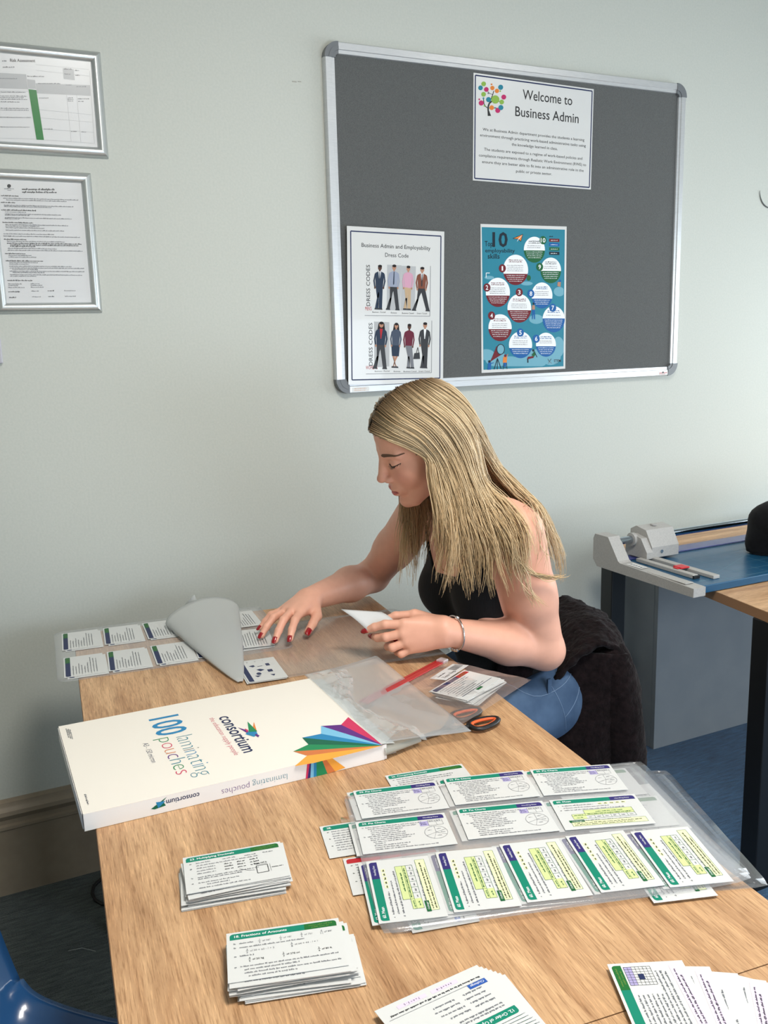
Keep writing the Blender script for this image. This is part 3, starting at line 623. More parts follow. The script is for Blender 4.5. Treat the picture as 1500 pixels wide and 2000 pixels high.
# ------------------------------------------------------------------ blue shell chair on the near left, cable on the carpet
m_blue = mat('blue_polypropylene', (40,84,134), 0.22, coat=.3)
m_leg = mat('grey_tube', (120,124,128), 0.35, metal=.8)
def shell_chair(name, label, loc, rot, mt, half=.205, back_h=.37, seat_d=.40):
    """stacking chair: one-piece shell facing +x, four tube legs"""
    o_ = thing(name, label, 'chair', loc, rot)
    prof = [(-.03-.085,.45+back_h),(-.095,.45+back_h-.06),(-.055,.62),(-.02,.53),(.015,.475),(.06,.452),(.16,.440),(.28,.447),(.36,.452),(.40,.438),(.412,.415)]
    P_ = [Vector((a, b_)) for a, b_ in prof]; n = len(P_)
    def cr(t_):
        f_ = t_*(n-1); i = min(int(f_), n-2); u = f_-i; p0, p1, p2, p3 = P_[max(i-1,0)], P_[i], P_[i+1], P_[min(i+2,n-1)]
        return .5*((2*p1)+(-p0+p2)*u+(2*p0-5*p1+4*p2-p3)*u*u+(-p0+3*p1-3*p2+p3)*u**3)
    def f(u, v, off):
        q = cr(v); s_ = 2*u-1; wid = half
        if v < .12: wid *= math.sqrt(max(0, 1-((.12-v)/.12)**2))*.28+.72
        if v > .88: wid *= 1-.10*((v-.88)/.12)**2
        y = s_*wid; e = abs(s_); up = .030*max(0, (e-.72)/.28)**2 if v > .38 else 0.0
        dn = -.018*max(0, (e-.93)/.07)**2 if v > .38 else 0
        fw = .05*e**2*max(0, 1-v/.42) ; dish = -.012*(1-e*e)*math.sin(math.pi*min(1, max(0, (v-.4)/.6)))
        return Vector((q.x+fw, y, q.y+up+dn+dish-off))
    t_ = MB(); t_.grid(lambda u, v: f(u, v, 0), 28, 44)
    sh_ = t_.build('shell', mt, o_, smooth=True); md = sh_.modifiers.new('t', 'SOLIDIFY'); md.thickness = .006; md.offset = 0
    for sy in (-1, 1):
        t_ = MB(); t_.tube([(.31,sy*.15,.432),(.345,sy*.175,.42),(.36,sy*.19,.40),(.39,sy*.215,.011)], .011, 12); lg_ = t_.build('leg', m_leg, o_, smooth=40)
        t_ = MB(); t_.tube([(.39,sy*.215,.0),(.391,sy*.2155,.02)], .014, 12); t_.build('foot_cap', m_black, lg_)
        t_ = MB(); t_.tube([(.07,sy*.15,.432),(.035,sy*.175,.42),(.02,sy*.19,.40),(-.05,sy*.215,.011)], .011, 12); lg_ = t_.build('leg', m_leg, o_, smooth=40)
        t_ = MB(); t_.tube([(-.05,sy*.215,.0),(-.051,sy*.2155,.02)], .014, 12); t_.build('foot_cap', m_black, lg_)
    for bx_ in (.07, .31):
        t_ = MB(); t_.tube([(bx_,-.15,.432),(bx_,.15,.432)], .010, 10); t_.build('seat_bar', m_leg, o_, smooth=40)
    return o_
shell_chair('stacking_chair', 'glossy blue plastic stacking chair at the near left desk edge', (-.400,-1.230,0), R(-40), m_blue)
m_cable = mat('black_cable', (14,14,15), .5)
b = MB(); pts = [(-.005,-.06,.005),(-.030,-.072,.005),(-.052,-.095,.005),(-.061,-.128,.005),(-.058,-.160,.005),(-.045,-.186,.005),(-.012,-.200,.005),(.06,-.19,.005),(.2,-.15,.005),(.42,-.12,.005)]
b.tube(pts, .0045, 8); tag(b.build('power_cable', m_cable, smooth=True), 'black cable looping on the dark carpet beside the skirting', 'cable')
m_thread = mat('pale_thread', (150,152,150), .8)
for i, pts in enumerate(([(-.145,-.33,.003),(-.115,-.335,.003),(-.088,-.362,.003)], [(-.125,-.60,.003),(-.105,-.655,.003),(-.03,-.66,.003),(.02,-.63,.003)])):
    b = MB(); b.tube(pts, .0008, 5); tag(b.build('thread', m_thread), ('short bent pale thread on the dark carpet' if i == 0 else 'long pale thread on the carpet near the blue chair'), 'thread')

# ------------------------------------------------------------------ printed flash cards
CW, CH, CT = .125, .080, .0005
CM = [m_lam, I['hgreen'], I['violet'], I['tgreen'], m_grey, m_ink, I['pale'], I['lgreen'], I['white'], I['mauve'], I['red'], I['bluech'], I['navy'], I['lilac'], I['dgreen'], m_lgrey, I['olive']]
_cm = {}
def card_mesh(kind):
    if kind in _cm: return _cm[kind]
    s = Sheet(); W2, H2 = CW/2-.0035, CH/2-.003; hh = .0100; yt = H2-hh
    head, tab, tabtxt, title = {'pie': (1,2,'Handling Data','59. Pie Charts'), 'mean': (1,2,'Handling Data','60. Mean'), 'mult': (1,3,'','23. Multiplying Decimals'),
        'frac': (1,3,'','18. Fractions of Amounts'), 'comp': (1,3,'','26. Comparing Decimals'), 'order': (1,3,'','12. Order of Operations'), 'grid': (1,3,'',''), 'navy': (12,14,'',''), 'shapes': (12,12,'',''),
        'answers': (1,3,'ANSWERS','28.'), 'redans': (10,10,'ANSWERS',''), 'navy2': (12,11,'',''), 'bag': (12,10,'','')}[kind]
    # header bar with a rounded top-left corner, and its tab at the right
    rc = .004
    s.poly([(-W2,yt)]+[(-W2+rc-rc*math.cos(a), H2-rc+rc*math.sin(a)) for a in [i*math.pi/12 for i in range(7)]]+[(W2-.036,H2),(W2-.036,yt)], head, 1)
    s.poly([(W2-.036,yt),(W2-.036,H2)]+[(W2-rc+rc*math.sin(a), H2-rc+rc*math.cos(a)) for a in [i*math.pi/12 for i in range(7)]]+[(W2,yt)], tab, 1)
    if title: s.text(title, -W2+.005, yt+.0033, .0040, 8, thin=.012, res=2)
    if tabtxt: s.text(tabtxt, W2-.018, yt+.0037, .0026, 8, align='c')
    else:
        s.words(W2-.031, W2-.004, yt+.0055, .0020, 16, 2); s.words(W2-.028, W2-.008, yt+.0022, .0020, 16, 2)
    tx = .0022
    if kind == 'pie':
        y = yt-.006
        for k, (a, b_) in enumerate(((.008,.085),(.011,.078),(.014,.060),(.014,.055),(.014,.060),(.008,.060),(.011,.072),(.011,.066),(.014,.052),(.016,.030),(.014,.062),(.014,.058),(.014,.098))):
            s.words(-W2+a, -W2+b_, y, tx, 4, seed=k); y -= .0046
            if a == .008: s.words(-W2+.003, -W2+.0055, y+.0046, tx, 4)
        s.rect(W2-.036,yt-.016,W2-.024,yt-.004,9); s.frame(W2-.024,yt-.016,W2-.004,yt-.003,.0004,4); s.line((W2-.024,yt-.007),(W2-.004,yt-.007),.0003,4); s.line((W2-.013,yt-.016),(W2-.013,yt-.007),.0003,4); s.words(W2-.022,W2-.006,yt-.0062,.0022,4)
        s.words(W2-.035,W2-.026,yt-.009,.002,12); s.words(W2-.035,W2-.026,yt-.013,.002,12)
        cx, cy, rr = W2-.018, yt-.034, .0155; s.ring(cx, cy, rr, rr, .0005, 4)
        for a in (90, 205, 250, 330, 20): s.line((cx,cy),(cx+rr*math.cos(R(a)),cy+rr*math.sin(R(a))),.0004,4)
        for a in (140, 55, 290, 350): s.words(cx+.6*rr*math.cos(R(a))-.003, cx+.6*rr*math.cos(R(a))+.003, cy+.6*rr*math.sin(R(a)), .0015, 4)
    elif kind == 'mean':
        y = yt-.007; s.words(-W2+.004,-W2+.006,y,tx,4); s.words(-W2+.010,-W2+.055,y,tx,4)
        for k in range(5): s.words(-W2+.062+k*.0085, -W2+.067+k*.0085, y, .0026, 5); s.rect(-W2+.0615+k*.0085,y-.001,-W2+.0675+k*.0085,y+.0035,6,1)
        s.words(-W2+.010,-W2+.075,y-.006,tx,4); s.words(-W2+.010,-W2+.095,y-.012,tx,4); s.words(-W2+.004,-W2+.006,y-.012,tx,4)
        x0_, y0_ = -W2+.016, yt-.043; s.rect(x0_,y0_,x0_+.019,y0_+.013,7); s.rect(x0_+.019,y0_+.013-.0045+.0045,x0_+.088,y0_+.022,7); s.rect(x0_+.019,y0_+.0085,x0_+.088,y0_+.013,7)
        s.frame(x0_,y0_,x0_+.088,y0_+.013,.0004,14); s.frame(x0_+.019,y0_+.0085,x0_+.088,y0_+.022,.0004,14); s.line((x0_,y0_+.0085),(x0_+.088,y0_+.0085),.0004,14)
        for k in range(1, 7): s.line((x0_+.019+k*.0115,y0_),(x0_+.019+k*.0115,y0_+.0085),.0004,14); s.words(x0_+.022+k*.0115-.0115,x0_+.027+k*.0115-.0115,y0_+.003,.0022,4)
        s.words(x0_+.035,x0_+.075,y0_+.016,.0022,14); s.words(x0_+.022,x0_+.085,y0_+.0105,.002,14); s.words(x0_+.003,x0_+.016,y0_+.0095,.002,14); s.words(x0_+.005,x0_+.014,y0_+.003,.002,14)
        s.words(x0_+.002,x0_+.078,y0_-.0055,tx,4)
        s.rect(-W2+.010,-H2+.004,W2-.004,-H2+.016,6); s.frame(-W2+.010,-H2+.004,W2-.004,-H2+.016,.0004,14); s.rect(-W2+.008,-H2+.0135,-W2+.029,-H2+.019,14,2); s.text('Challenge', -W2+.0185, -H2+.0150, .0024, 8, align='c', layer=3)
        s.words(-W2+.013,W2-.010,-H2+.0100,tx,5); s.words(-W2+.013,W2-.022,-H2+.0060,tx,5)
    elif kind == 'mult':
        y = yt-.006; s.words(-W2+.012,-W2+.030,y,tx,4); s.words(-W2+.045,-W2+.062,y,tx,4); s.words(-W2+.073,-W2+.088,y-.001,tx,4); s.words(-W2+.096,-W2+.110,y-.001,tx,4)
        s.words(-W2+.004,-W2+.007,y,tx,4); s.words(-W2+.004,-W2+.007,y-.012,tx,4); s.words(-W2+.012,-W2+.090,y-.006,tx,4)
        for r_ in range(3):
            s.words(-W2+.012,-W2+.036,y-.012-r_*.006,tx,4)
            for c_ in range(3): s.words(-W2+.046+c_*.016,-W2+.057+c_*.016,y-.012-r_*.006,.0026,5)
        s.words(-W2+.004,-W2+.007,y-.032,tx,4); s.words(-W2+.012,-W2+.088,y-.032,tx,4); s.words(-W2+.012,-W2+.066,y-.036,tx,4); s.words(-W2+.012,-W2+.062,y-.044,tx,4); s.words(-W2+.022,-W2+.050,y-.049,tx,4); s.words(-W2+.004,-W2+.007,y-.044,tx,4); s.words(-W2+.012,-W2+.075,y-.055,tx,4)
        s.frame(W2-.034,yt-.050,W2-.020,yt-.034,.0009,5); s.line((W2-.017,yt-.050),(W2-.017,yt-.034),.0004,5); s.line((W2-.034,yt-.031),(W2-.020,yt-.031),.0004,5); s.words(W2-.036,W2-.019,yt-.029,.002,5); s.words(W2-.015,W2-.001,yt-.043,.002,5); s.pline([(W2-.055,yt-.034),(W2-.045,yt-.040),(W2-.037,yt-.042)],.0005,5)
    elif kind == 'frac':
        y = yt-.008; s.words(-W2+.010,-W2+.025,y,tx,4); s.words(-W2+.004,-W2+.007,y,tx,4)
        def fr_(x, y_, a, b_, tail, mi=4):
            s.text(a, x, y_+.0016, .0028, mi, align='c'); s.line((x-.0016,y_+.0010),(x+.0016,y_+.0010),.0003,mi); s.text(b_, x, y_-.0030, .0028, mi, align='c')
            s.text(tail, x+.003, y_-.0008, .0026, mi, thin=(.01 if mi == 5 else 0))
        fr_(-W2+.032,y,'1','2','of 36?'); fr_(-W2+.055,y,'1','3','of 18?'); fr_(-W2+.078,y,'2','5','of 75?'); fr_(-W2+.100,y,'4','11','of 88?')
        s.words(-W2+.004,-W2+.007,y-.007,tx,4); s.words(-W2+.010,-W2+.082,y-.007,tx,4)
        fr_(-W2+.018,y-.014,'3','5','of 50 = 60 - ? + 2'); fr_(-W2+.066,y-.014,'5','8','of 64 = 44 - ? + ?')
        s.words(-W2+.004,-W2+.007,y-.021,tx,4); s.words(-W2+.010,-W2+.026,y-.021,tx,4)
        fr_(-W2+.020,y-.028,'4','5','of 20 kg',5); fr_(-W2+.056,y-.028,'2','3','of 270 ml',5); fr_(-W2+.094,y-.028,'3','4','of 80 ft',5)
        s.words(-W2+.004,-W2+.007,y-.038,tx,4)
        for k, (a, b_) in enumerate(((.010,.114),(.014,.072),(.014,.116),(.018,.070))): s.words(-W2+a,-W2+b_,y-.038-k*.0052,tx,4)
    elif kind == 'order':
        y = yt-.006; s.words(-W2+.008,-W2+.080,y,tx,4); s.words(-W2+.008,-W2+.060,y-.004,tx,4)
        for k, (a, b_) in enumerate(((.010,.034),(.040,.064),(.010,.036),(.042,.070),(.012,.038),(.044,.074),(.012,.036),(.046,.072))): s.words(-W2+a,-W2+b_,y-.013-(k//2)*.0065,tx,4)
        s.rect(-W2+.002,-H2+.017,-W2+.024,-H2+.0235,11,2); s.text('Challenge',-W2+.013,-H2+.0186,.0030,8,align='c',layer=3); s.line((-W2+.004,-H2+.017),(W2-.002,-H2+.017),.0004,4)
        s.words(-W2+.005,W2-.006,-H2+.0120,tx,5); s.rect(-W2+.028,-H2+.003,-W2+.060,-H2+.008,13,1); s.rect(-W2+.066,-H2+.003,-W2+.100,-H2+.008,13,1); s.text('4 + 6 x 9 - 8',-W2+.044,-H2+.0042,.0026,5,align='c'); s.text('7 x 4 + 3 - 5',-W2+.083,-H2+.0042,.0026,5,align='c')
    elif kind == 'grid':
        x0_, y0_ = W2-.030, yt-.030; s.rect(x0_,y0_+.020,x0_+.027,y0_+.028,9); s.frame(x0_,y0_,x0_+.027,y0_+.028,.0004,5)
        for k in range(1, 7): s.line((x0_+k*.0039,y0_),(x0_+k*.0039,y0_+.028),.0003,5); s.line((x0_,y0_+k*.004),(x0_+.027,y0_+k*.004),.0003,5)
        s.rect(x0_+.008,y0_+.010,x0_+.016,y0_+.016,12,3)
        for k in range(9): s.words(-W2+.006, (-W2+.075 if k < 6 else W2-.010), yt-.006-k*.0048, tx, 4)
        s.rect(-W2+.003,-H2+.003,W2-.003,-H2+.014,13); s.words(-W2+.006,W2-.008,-H2+.0095,tx,5); s.words(-W2+.006,W2-.018,-H2+.0050,tx,5)
    elif kind == 'shapes':
        for px, py in ((-.045,.015),(-.045,-.018),(0,.0),(.035,.0)): s.line((px+.022,-H2+.004),(px+.022,yt-.004),.0003,15)
        s.ell(-.022,.010,.007,.005,12); s.poly([(-.040,.016),(-.030,.020),(-.033,.008)],12); s.poly([(-.010,.004),(.002,.010),(.004,.002),(-.004,-.006)],12); s.rect(-.020,-.020,-.006,-.010,12)
        s.poly([(.018,.014),(.028,.020),(.030,.010),(.022,.008)],12); s.rect(.018,-.006,.020,.004,12); s.rect(.016,-.022,.030,-.014,12); s.poly([(-.045,-.016),(-.034,-.010),(-.036,-.020)],12)
        for k in range(3): s.words(.048,.052,.018-k*.016,.003,4)
    else:
        y = yt-.006; rn = random.Random(hash(kind) % 97)
        rn = random.Random({'comp':1,'answers':2,'redans':3,'navy':4,'navy2':5,'bag':6}[kind])
        k = 0
        while y > -H2+.006:
            s.words(-W2+.010, -W2+rn.uniform(.05,.108), y, tx, 4, seed=k+7)
            if k % 3 == 0: s.words(-W2+.004,-W2+.0068,y,tx,5)
            y -= .0058; k += 1
        if kind == 'answers': s.rect(W2-.031,yt-.005,W2-.006,yt-.001,3,2)
        if kind == 'bag': s.rect(-.01,-H2+.004,.008,-H2+.010,14,3); s.line((-W2+.006,-H2+.013),(W2-.004,-H2+.013),.0012,12)
    V_ = [(a, b_, c+CT) for a, b_, c in s.v]; F_ = list(s.f); M_ = list(s.m)
    q = MB(); q.box(-CW/2, CW/2, -CH/2, CH/2, 0, CT); n0 = len(q.v); q.v += V_; q.f += [tuple(i+n0 for i in f) for f in F_]; q.m += M_
    _cm[kind] = q.mesh('flash_card_'+kind, CM); return _cm[kind]
def card(kind, x, y, z, ang, label=None, group=None, parent=None, name='flash_card', tilt=(0,0)):
    """a card at desk position x, y; ang 0 = header away from the viewer along the desk"""
    o_ = link(name, card_mesh(kind), parent)
    if parent: o_.location = (x, y, z); o_.rotation_euler = (tilt[0], tilt[1], R(ang))
    else: o_.location = desk(x, y, z); o_.rotation_euler = (tilt[0], tilt[1], PHI+R(ang))
    if label: tag(o_, label, 'card', group)
    return o_
def quad(q):
    a = [Vector(p) for p in q]; c = sum(a, Vector((0,0)))/4; d = (a[1]-a[0])+(a[2]-a[3]); e = (a[0]-a[3])+(a[1]-a[2])
    e2 = Vector((e.y, -e.x)); return c, math.degrees((math.atan2(d.y, d.x)+math.atan2(e2.y, e2.x))/2)
def film(name, W_, D_, mt, parent=None, amp=.0012, seed=0, rc=.008, nu=24, nv=18, lift=None):
    """thin plastic sheet lying flat, slightly wavy, rounded corners"""
    rn = random.Random(seed); ks = [(rn.uniform(2,6), rn.uniform(2,6), rn.uniform(0,6)) for _ in range(3)]
    def f(u, v):
        x, y = (u-.5)*W_, (v-.5)*D_
        ax, ay = abs(x)-(W_/2-rc), abs(y)-(D_/2-rc)
        if ax > 0 and ay > 0:
            d = math.hypot(ax, ay)
            if d > rc: x = math.copysign(W_/2-rc+ax*rc/d, x); y = math.copysign(D_/2-rc+ay*rc/d, y)
        z = amp*(1+sum(math.sin(a*u*3+b_*v*3+p) for a, b_, p in ks)/3)/2
        if lift: z += lift(u, v)
        return (x, y, z)
    q = MB(); q.grid(f, nu, nv); o_ = q.build(name, mt, parent, smooth=True); md = o_.modifiers.new('t', 'SOLIDIFY'); md.thickness = .00025; md.offset = 1
    return o_
m_film = film_mat('laminating_film', .87, (244,246,250), .13, .6)
m_filmc = film_mat('clear_film', .955, (244,247,252), .10, .8)
m_frost = film_mat('frosted_film', .74, (214,218,220), .35, .5)
m_matte = film_mat('matt_curled_film', .36, (206,209,208), .45, .4)

ORD = 'topmost second third fourth fifth sixth seventh eighth ninth tenth eleventh twelfth thirteenth fourteenth fifteenth'.split()
# --- three piles of cards along the near edge, and the fanned ones at the right
def pile(kinds, x, y, ang, n, spread, top_label, under_label, grp, dz=.00125, seed=1, drift=(0,0)):
    rn = random.Random(seed)
    for k in range(n):
        top = k == n-1; f_ = 0 if top else 1
        card(kinds[0] if top else kinds[1+k % (len(kinds)-1)], x+f_*(rn.uniform(-1,1)*spread+drift[0]*(n-1-k)/n), y+f_*(rn.uniform(-1,1)*spread+drift[1]*(n-1-k)/n), TOP+.0006+k*dz, ang+f_*rn.uniform(-4,4),
             top_label if top else under_label % ORD[n-1-k], grp)
c, a = quad([(.067,-1.296),(.192,-1.300),(.182,-1.389),(.057,-1.379)])
pile(['mult','comp','mult','pie'], c.x, c.y, a, 13, .004, 'top card of the Multiplying Decimals pile near the desk edge', '%s card down in the Multiplying Decimals pile', 'cards in the multiplying decimals pile', seed=4, drift=(-.006,-.008))
c, a = quad([(.088,-1.468),(.212,-1.492),(.198,-1.571),(.076,-1.551)])
pile(['frac','comp','mult','frac','comp'], c.x, c.y, a, 15, .007, 'top card of the Fractions of Amounts pile in front', '%s card down in the Fractions of Amounts pile', 'cards in the fractions pile', seed=9, drift=(.010,-.010))
for k in range(7):
    last = k == 6
    card('order', .292-.0032*k, -1.668+.0013*k, TOP+.0006+k*.0013, 190+(6-k)*-1.2, 'top card of the upside-down Order of Operations pile at the bottom' if last else ORD[6-k]+' card down in the upside-down Order of Operations pile', 'cards in the order of operations pile')
for k in range(6):
    last = k == 5
    card('grid' if last else ('comp' if k % 2 else 'grid'), .474+.017*(5-k), -1.731-.012*(5-k), TOP+.0006+k*.0012, 72-5.5*(5-k), 'top card with a number grid in the fan at lower right' if last else ORD[5-k]+' card down in the fan under the number grid card', 'cards fanned at the lower right')

# --- the laminated sheets in the middle of the desk
def sheet_of_cards(label, cx, cy, ang, z, W_, D_, cards, seed, lift=None, mt=None):
    o_ = thing('laminated_sheet', label, 'laminated sheet', desk(cx, cy, z), PHI+R(ang), 'laminated sheets of cards')
    fo = film('film', W_, D_, mt or m_film, o_, amp=.0008, seed=seed, lift=lift)
    ca, sa = math.cos(-R(ang)), math.sin(-R(ang))
    for kind, x, y, aa, dz in cards:
        dx, dy = x-cx, y-cy; card(kind, ca*dx-sa*dy, sa*dx+ca*dy, dz, aa-ang, parent=o_, name='card')
    return o_
top_cards = []
for q in ([(.323,-1.216),(.453,-1.218),(.435,-1.298),(.311,-1.283)],[(.460,-1.219),(.586,-1.244),(.571,-1.325),(.445,-1.303)],[(.598,-1.245),(.715,-1.280),(.693,-1.362),(.572,-1.326)],
          [(.301,-1.296),(.427,-1.307),(.409,-1.387),(.279,-1.368)],[(.441,-1.313),(.570,-1.333),(.547,-1.416),(.419,-1.388)],[(.578,-1.336),(.697,-1.371),(.675,-1.452),(.546,-1.421)]):
    c, a = quad(q); top_cards.append(('pie' if len(top_cards) < 5 else 'mean', c.x, c.y, a*.6-5, .0016))
for q in ([(.284,-1.385),(.368,-1.393),(.329,-1.528),(.251,-1.508)],[(.371,-1.397),(.459,-1.415),(.418,-1.540),(.337,-1.522)],[(.459,-1.415),(.543,-1.426),(.505,-1.553),(.420,-1.540)],[(.544,-1.434),(.630,-1.447),(.598,-1.567),(.513,-1.552)],[(.633,-1.455),(.705,-1.472),(.675,-1.596),(.602,-1.574)]):
    c, a = quad(q); top_cards.append(('mean', c.x, c.y, 90+a*.7-3.5, .0016))
dn = lambda dx, dy, da=0: [(k_, x+dx, y+dy, a_+da, .0011) for k_, x, y, a_, _ in top_cards]
sheet_of_cards('lowest laminated sheet jutting out to the left under the pile', .475,-1.405,-5, TOP+.0006, .40,.27,
    [('comp',.448,-1.212,-5,.001),('answers',.312,-1.316,-7,.001),('redans',.316,-1.405,-9,.001),('order',.335,-1.470,83,.001),('navy',.69,-1.40,80,.001)], 1, mt=m_filmc)
sheet_of_cards('laminated sheet of cards showing at the right of the pile, second from bottom', .545,-1.415,-14, TOP+.0026, .43,.30, [('comp',.655,-1.405,-14,.001),('comp',.665,-1.320,-12,.001),('mean',.355,-1.46,82,.001),('mean',.62,-1.535,78,.001)], 2, mt=m_filmc)
sheet_of_cards('laminated sheet just beneath the top Pie Charts sheet', .525,-1.395,-11, TOP+.0046, .44,.31, dn(-.008,.004,1.0), 3, mt=m_filmc)
sheet_of_cards('top laminated sheet of Pie Charts and Mean cards on the desk', .505,-1.405,-10, TOP+.0066, .455,.320, top_cards, 5, lift=lambda u, v: .004*max(0, u-.9)*10*max(0, .3-v)*3)

# --- far end: pouches being filled with cards
fp = film('laminating_pouch', .49, .345, m_film, None, amp=.0008, seed=8, rc=.02); fp.location = desk(.170,-.368,TOP+.0004); fp.rotation_euler = (0,0,PHI+R(.5))
tag(fp, 'clear laminating pouch full of cards at the far left desk end', 'laminating pouch', 'laminating pouches being filled')
fp = film('laminating_pouch', .435, .350, film_mat('pouch_film', .85, (204,200,198), .16, .6), None, amp=.0008, seed=9, rc=.02); fp.location = desk(.499,-.535,TOP+.0016); fp.rotation_euler = (0,0,PHI+R(-1))
tag(fp, 'clear laminating pouch lying under the reaching hand', 'laminating pouch', 'laminating pouches being filled')
far = [('navy',-.020,-.284,'back row, first from the left'),('navy',.071,-.284,'back row, second from the left'),('navy',.163,-.284,'back row, third from the left'),('navy',.255,-.284,'back row, behind the curled film'),('navy',.347,-.292,'back row, right of the curled film'),
       ('navy',-.020,-.461,'front row, first from the left'),('navy',.068,-.461,'front row, second from the left'),('navy',.162,-.461,'front row, third from the left'),('navy',.250,-.461,'front row, behind the curled film'),('navy',.335,-.455,'front row, partly under the held card')]
for i, (k_, x, y, lb) in enumerate(far): card(k_, x, y, TOP+.0022, 90+random.uniform(-2,2), 'navy-headed card in the far pouch, '+lb, 'cards laid out in the far pouch')
for i, (k_, x, y, lb) in enumerate(far[:3]+far[5:8]): card(k_, x+.006, y-.008, TOP+.0014, 90, 'white card peeping out below, '+lb, 'second layer of cards in the far pouch')
card('navy2', .343, -.449, TOP+.0052, 84, 'navy-headed card pressed down by the reaching fingers', 'loose cards by the reaching hand')
card('shapes', .316, -.647, TOP+.0040, 90, 'white card printed with small blue shapes beside the box', 'loose cards by the reaching hand')
card('navy', .314, -.649, TOP+.0028, 89, 'card lying beneath the blue shapes card', 'loose cards by the reaching hand')
# upper leaf of the pouch, rolled back in a cone
def curl(u, v):
    # v runs from the pinched near corner to the wide far end, u round the roll
    y = -.695+.475*v; cx = .264+.022*v-.045*v*v*0; rad = .004+.073*v**.85; a = R(-15+215*u)
    x = cx-.01*v + rad*math.cos(a)*(1.05 if math.cos(a) > 0 else 1.35); z = TOP+.003+rad*.14+rad*.37*math.sin(a)
    y += -.06*v*max(0, -math.cos(a))*(1)+.02*v*math.sin(a)
    return desk(x, y, max(z, TOP+.0035))
b = MB(); b.grid(curl, 30, 26); o = b.build('pouch_leaf', m_matte, smooth=True); md = o.modifiers.new('t','SOLIDIFY'); md.thickness = .0003
tag(o, 'matt translucent pouch leaf rolled back into a cone over the cards', 'pouch leaf')
def curl2(u, v):
    a = Vector(desk(.240,-.215,TOP+.024)); return a+Vector(((u-.5)*.050*(1-v*.75)+.010*v, .02*u, .026*v))
b = MB(); b.grid(curl2, 6, 6); b.build('leaf_corner', m_matte, o, smooth=True)

# --- carton of laminating pouches
BL_, BW_, BT_ = .455, .325, .026
BXC, BYC, BA = .165, -.970, 4.6
m_card = mat('white_carton', (240,234,224), 0.5); m_cards = mat('white_carton_side', (236,234,232), 0.5)
bx = thing('pouch_carton', 'white carton of 100 laminating pouches lying on the desk', 'carton', desk(BXC, BYC, TOP+.0006), PHI+R(BA))
def wob(x, y): return .0015*math.sin(x*14)+.001*math.cos(y*17)
t = MB(); t.box(-BL_/2, BL_/2, -BW_/2, BW_/2, BT_-.0008, BT_, bev=.0002); t.build('top_panel', m_card, bx)
t = MB(); t.box(-BL_/2, BL_/2+.004, -BW_/2, BW_/2, 0, .0008); t.build('bottom_panel', m_card, bx)
t = MB(); t.box(-BL_/2, BL_/2+.008, -BW_/2, -BW_/2+.0008, .0008, BT_-.0008); sf = t.build('front_panel', m_cards, bx)
t = MB(); t.box(-BL_/2, BL_/2, BW_/2-.0008, BW_/2, .0008, BT_-.0008); t.build('rear_panel', m_cards, bx)
t = MB(); t.box(-BL_/2, -BL_/2+.0008, -BW_/2, BW_/2, .0008, BT_-.0008); t.box(-BL_/2-.0015,-BL_/2-.0007,-BW_/2+.004,BW_/2-.004,.002,BT_-.001); t.build('end_flap', m_cards, bx)
hb = homography([(125,1419),(608,1325),(731,1455),(161,1602)], [(-BL_/2,BW_/2),(BL_/2,BW_/2),(BL_/2,-BW_/2),(-BL_/2,-BW_/2)])
zA = lambda x, y: (280+x/5.769, 1360+y/5.769)
zB = lambda x, y: (520+x/5.769, 1380+y/5.769)
s = Sheet(); BM = [I['white'], I['cyan'], I['navy'], I['rose'], I['fgreen'], I['purple'], I['rust'], I['amber'], I['deepg'], I['sky'], m_grey, I['orange'], I['violet'], I['teal']]
def down(txt, p0, p1, h, mi, thin=0.0, cols=None, rot=None):
    """lettering that runs down the carton"""
    a_ = Vector(hb(zA(*p0))); b_ = Vector(hb(zA(*p1))); W_ = (b_-a_).length; rt = -90 if rot is None else rot
    if cols is None: s.text(txt, a_.x, a_.y, h, mi, width=W_, rot=rt, thin=thin, res=3); return
    wd = {c_: (text_geo(c_,3,thin)[0][:,0].max()-text_geo(c_,3,thin)[0][:,0].min()) for c_ in set(txt)}; gap = .10
    tot = sum(wd[c_] for c_ in txt)+gap*(len(txt)-1); k = W_/tot; u = 0
    for c_, mi_ in zip(txt, cols):
        s.text(c_, a_.x, a_.y-u*k, h, mi_, width=wd[c_]*k, rot=-90, thin=thin, res=4); u += wd[c_]+gap
down('A3 - 150 micron', (50,545), (150,770), .0090, 2, thin=-.010)
down('100', (140,262), (205,470), .0500, 1, thin=.012)
down('laminating', (420,470), (630,930), .0290, 1, thin=-.022, cols=[13,13,13,10,1,13,13,1,13,13])
down('pouches', (222,490), (395,915), .0265, 4, thin=-.020, cols=[4,3,6,5,13,4,3])
s.build('product_lettering', BM, bx, loc=(0,0,BT_), fixn=False); s = Sheet()
down('consortium', (902,238), (1145,652), .0232, 2, thin=.012)
down('the education supply people', (800,248), (1070,672), .0090, 3, thin=-.012)
s.build('brand_lettering', BM, bx, loc=(0,0,BT_), fixn=False); s = Sheet()
def bp_(pts, mi, layer=2, z=zA): s.poly([hb(z(*p)) for p in pts], mi, layer)
bp_([(1180,430),(1225,400),(1300,400),(1315,432),(1275,462)],1,3); bp_([(1213,288),(1312,400),(1222,408)],4,4); bp_([(1280,292),(1308,398),(1268,350)],11,3); bp_([(1105,355),(1222,395),(1200,418)],5,4); bp_([(1178,368),(1215,385),(1200,412)],3,5); bp_([(1282,440),(1300,428),(1333,447),(1318,468)],5,4); bp_([(1200,418),(1265,462),(1240,440)],13,4)
s.build('bird_logo', BM, bx, loc=(0,0,BT_), fixn=False); s = Sheet()
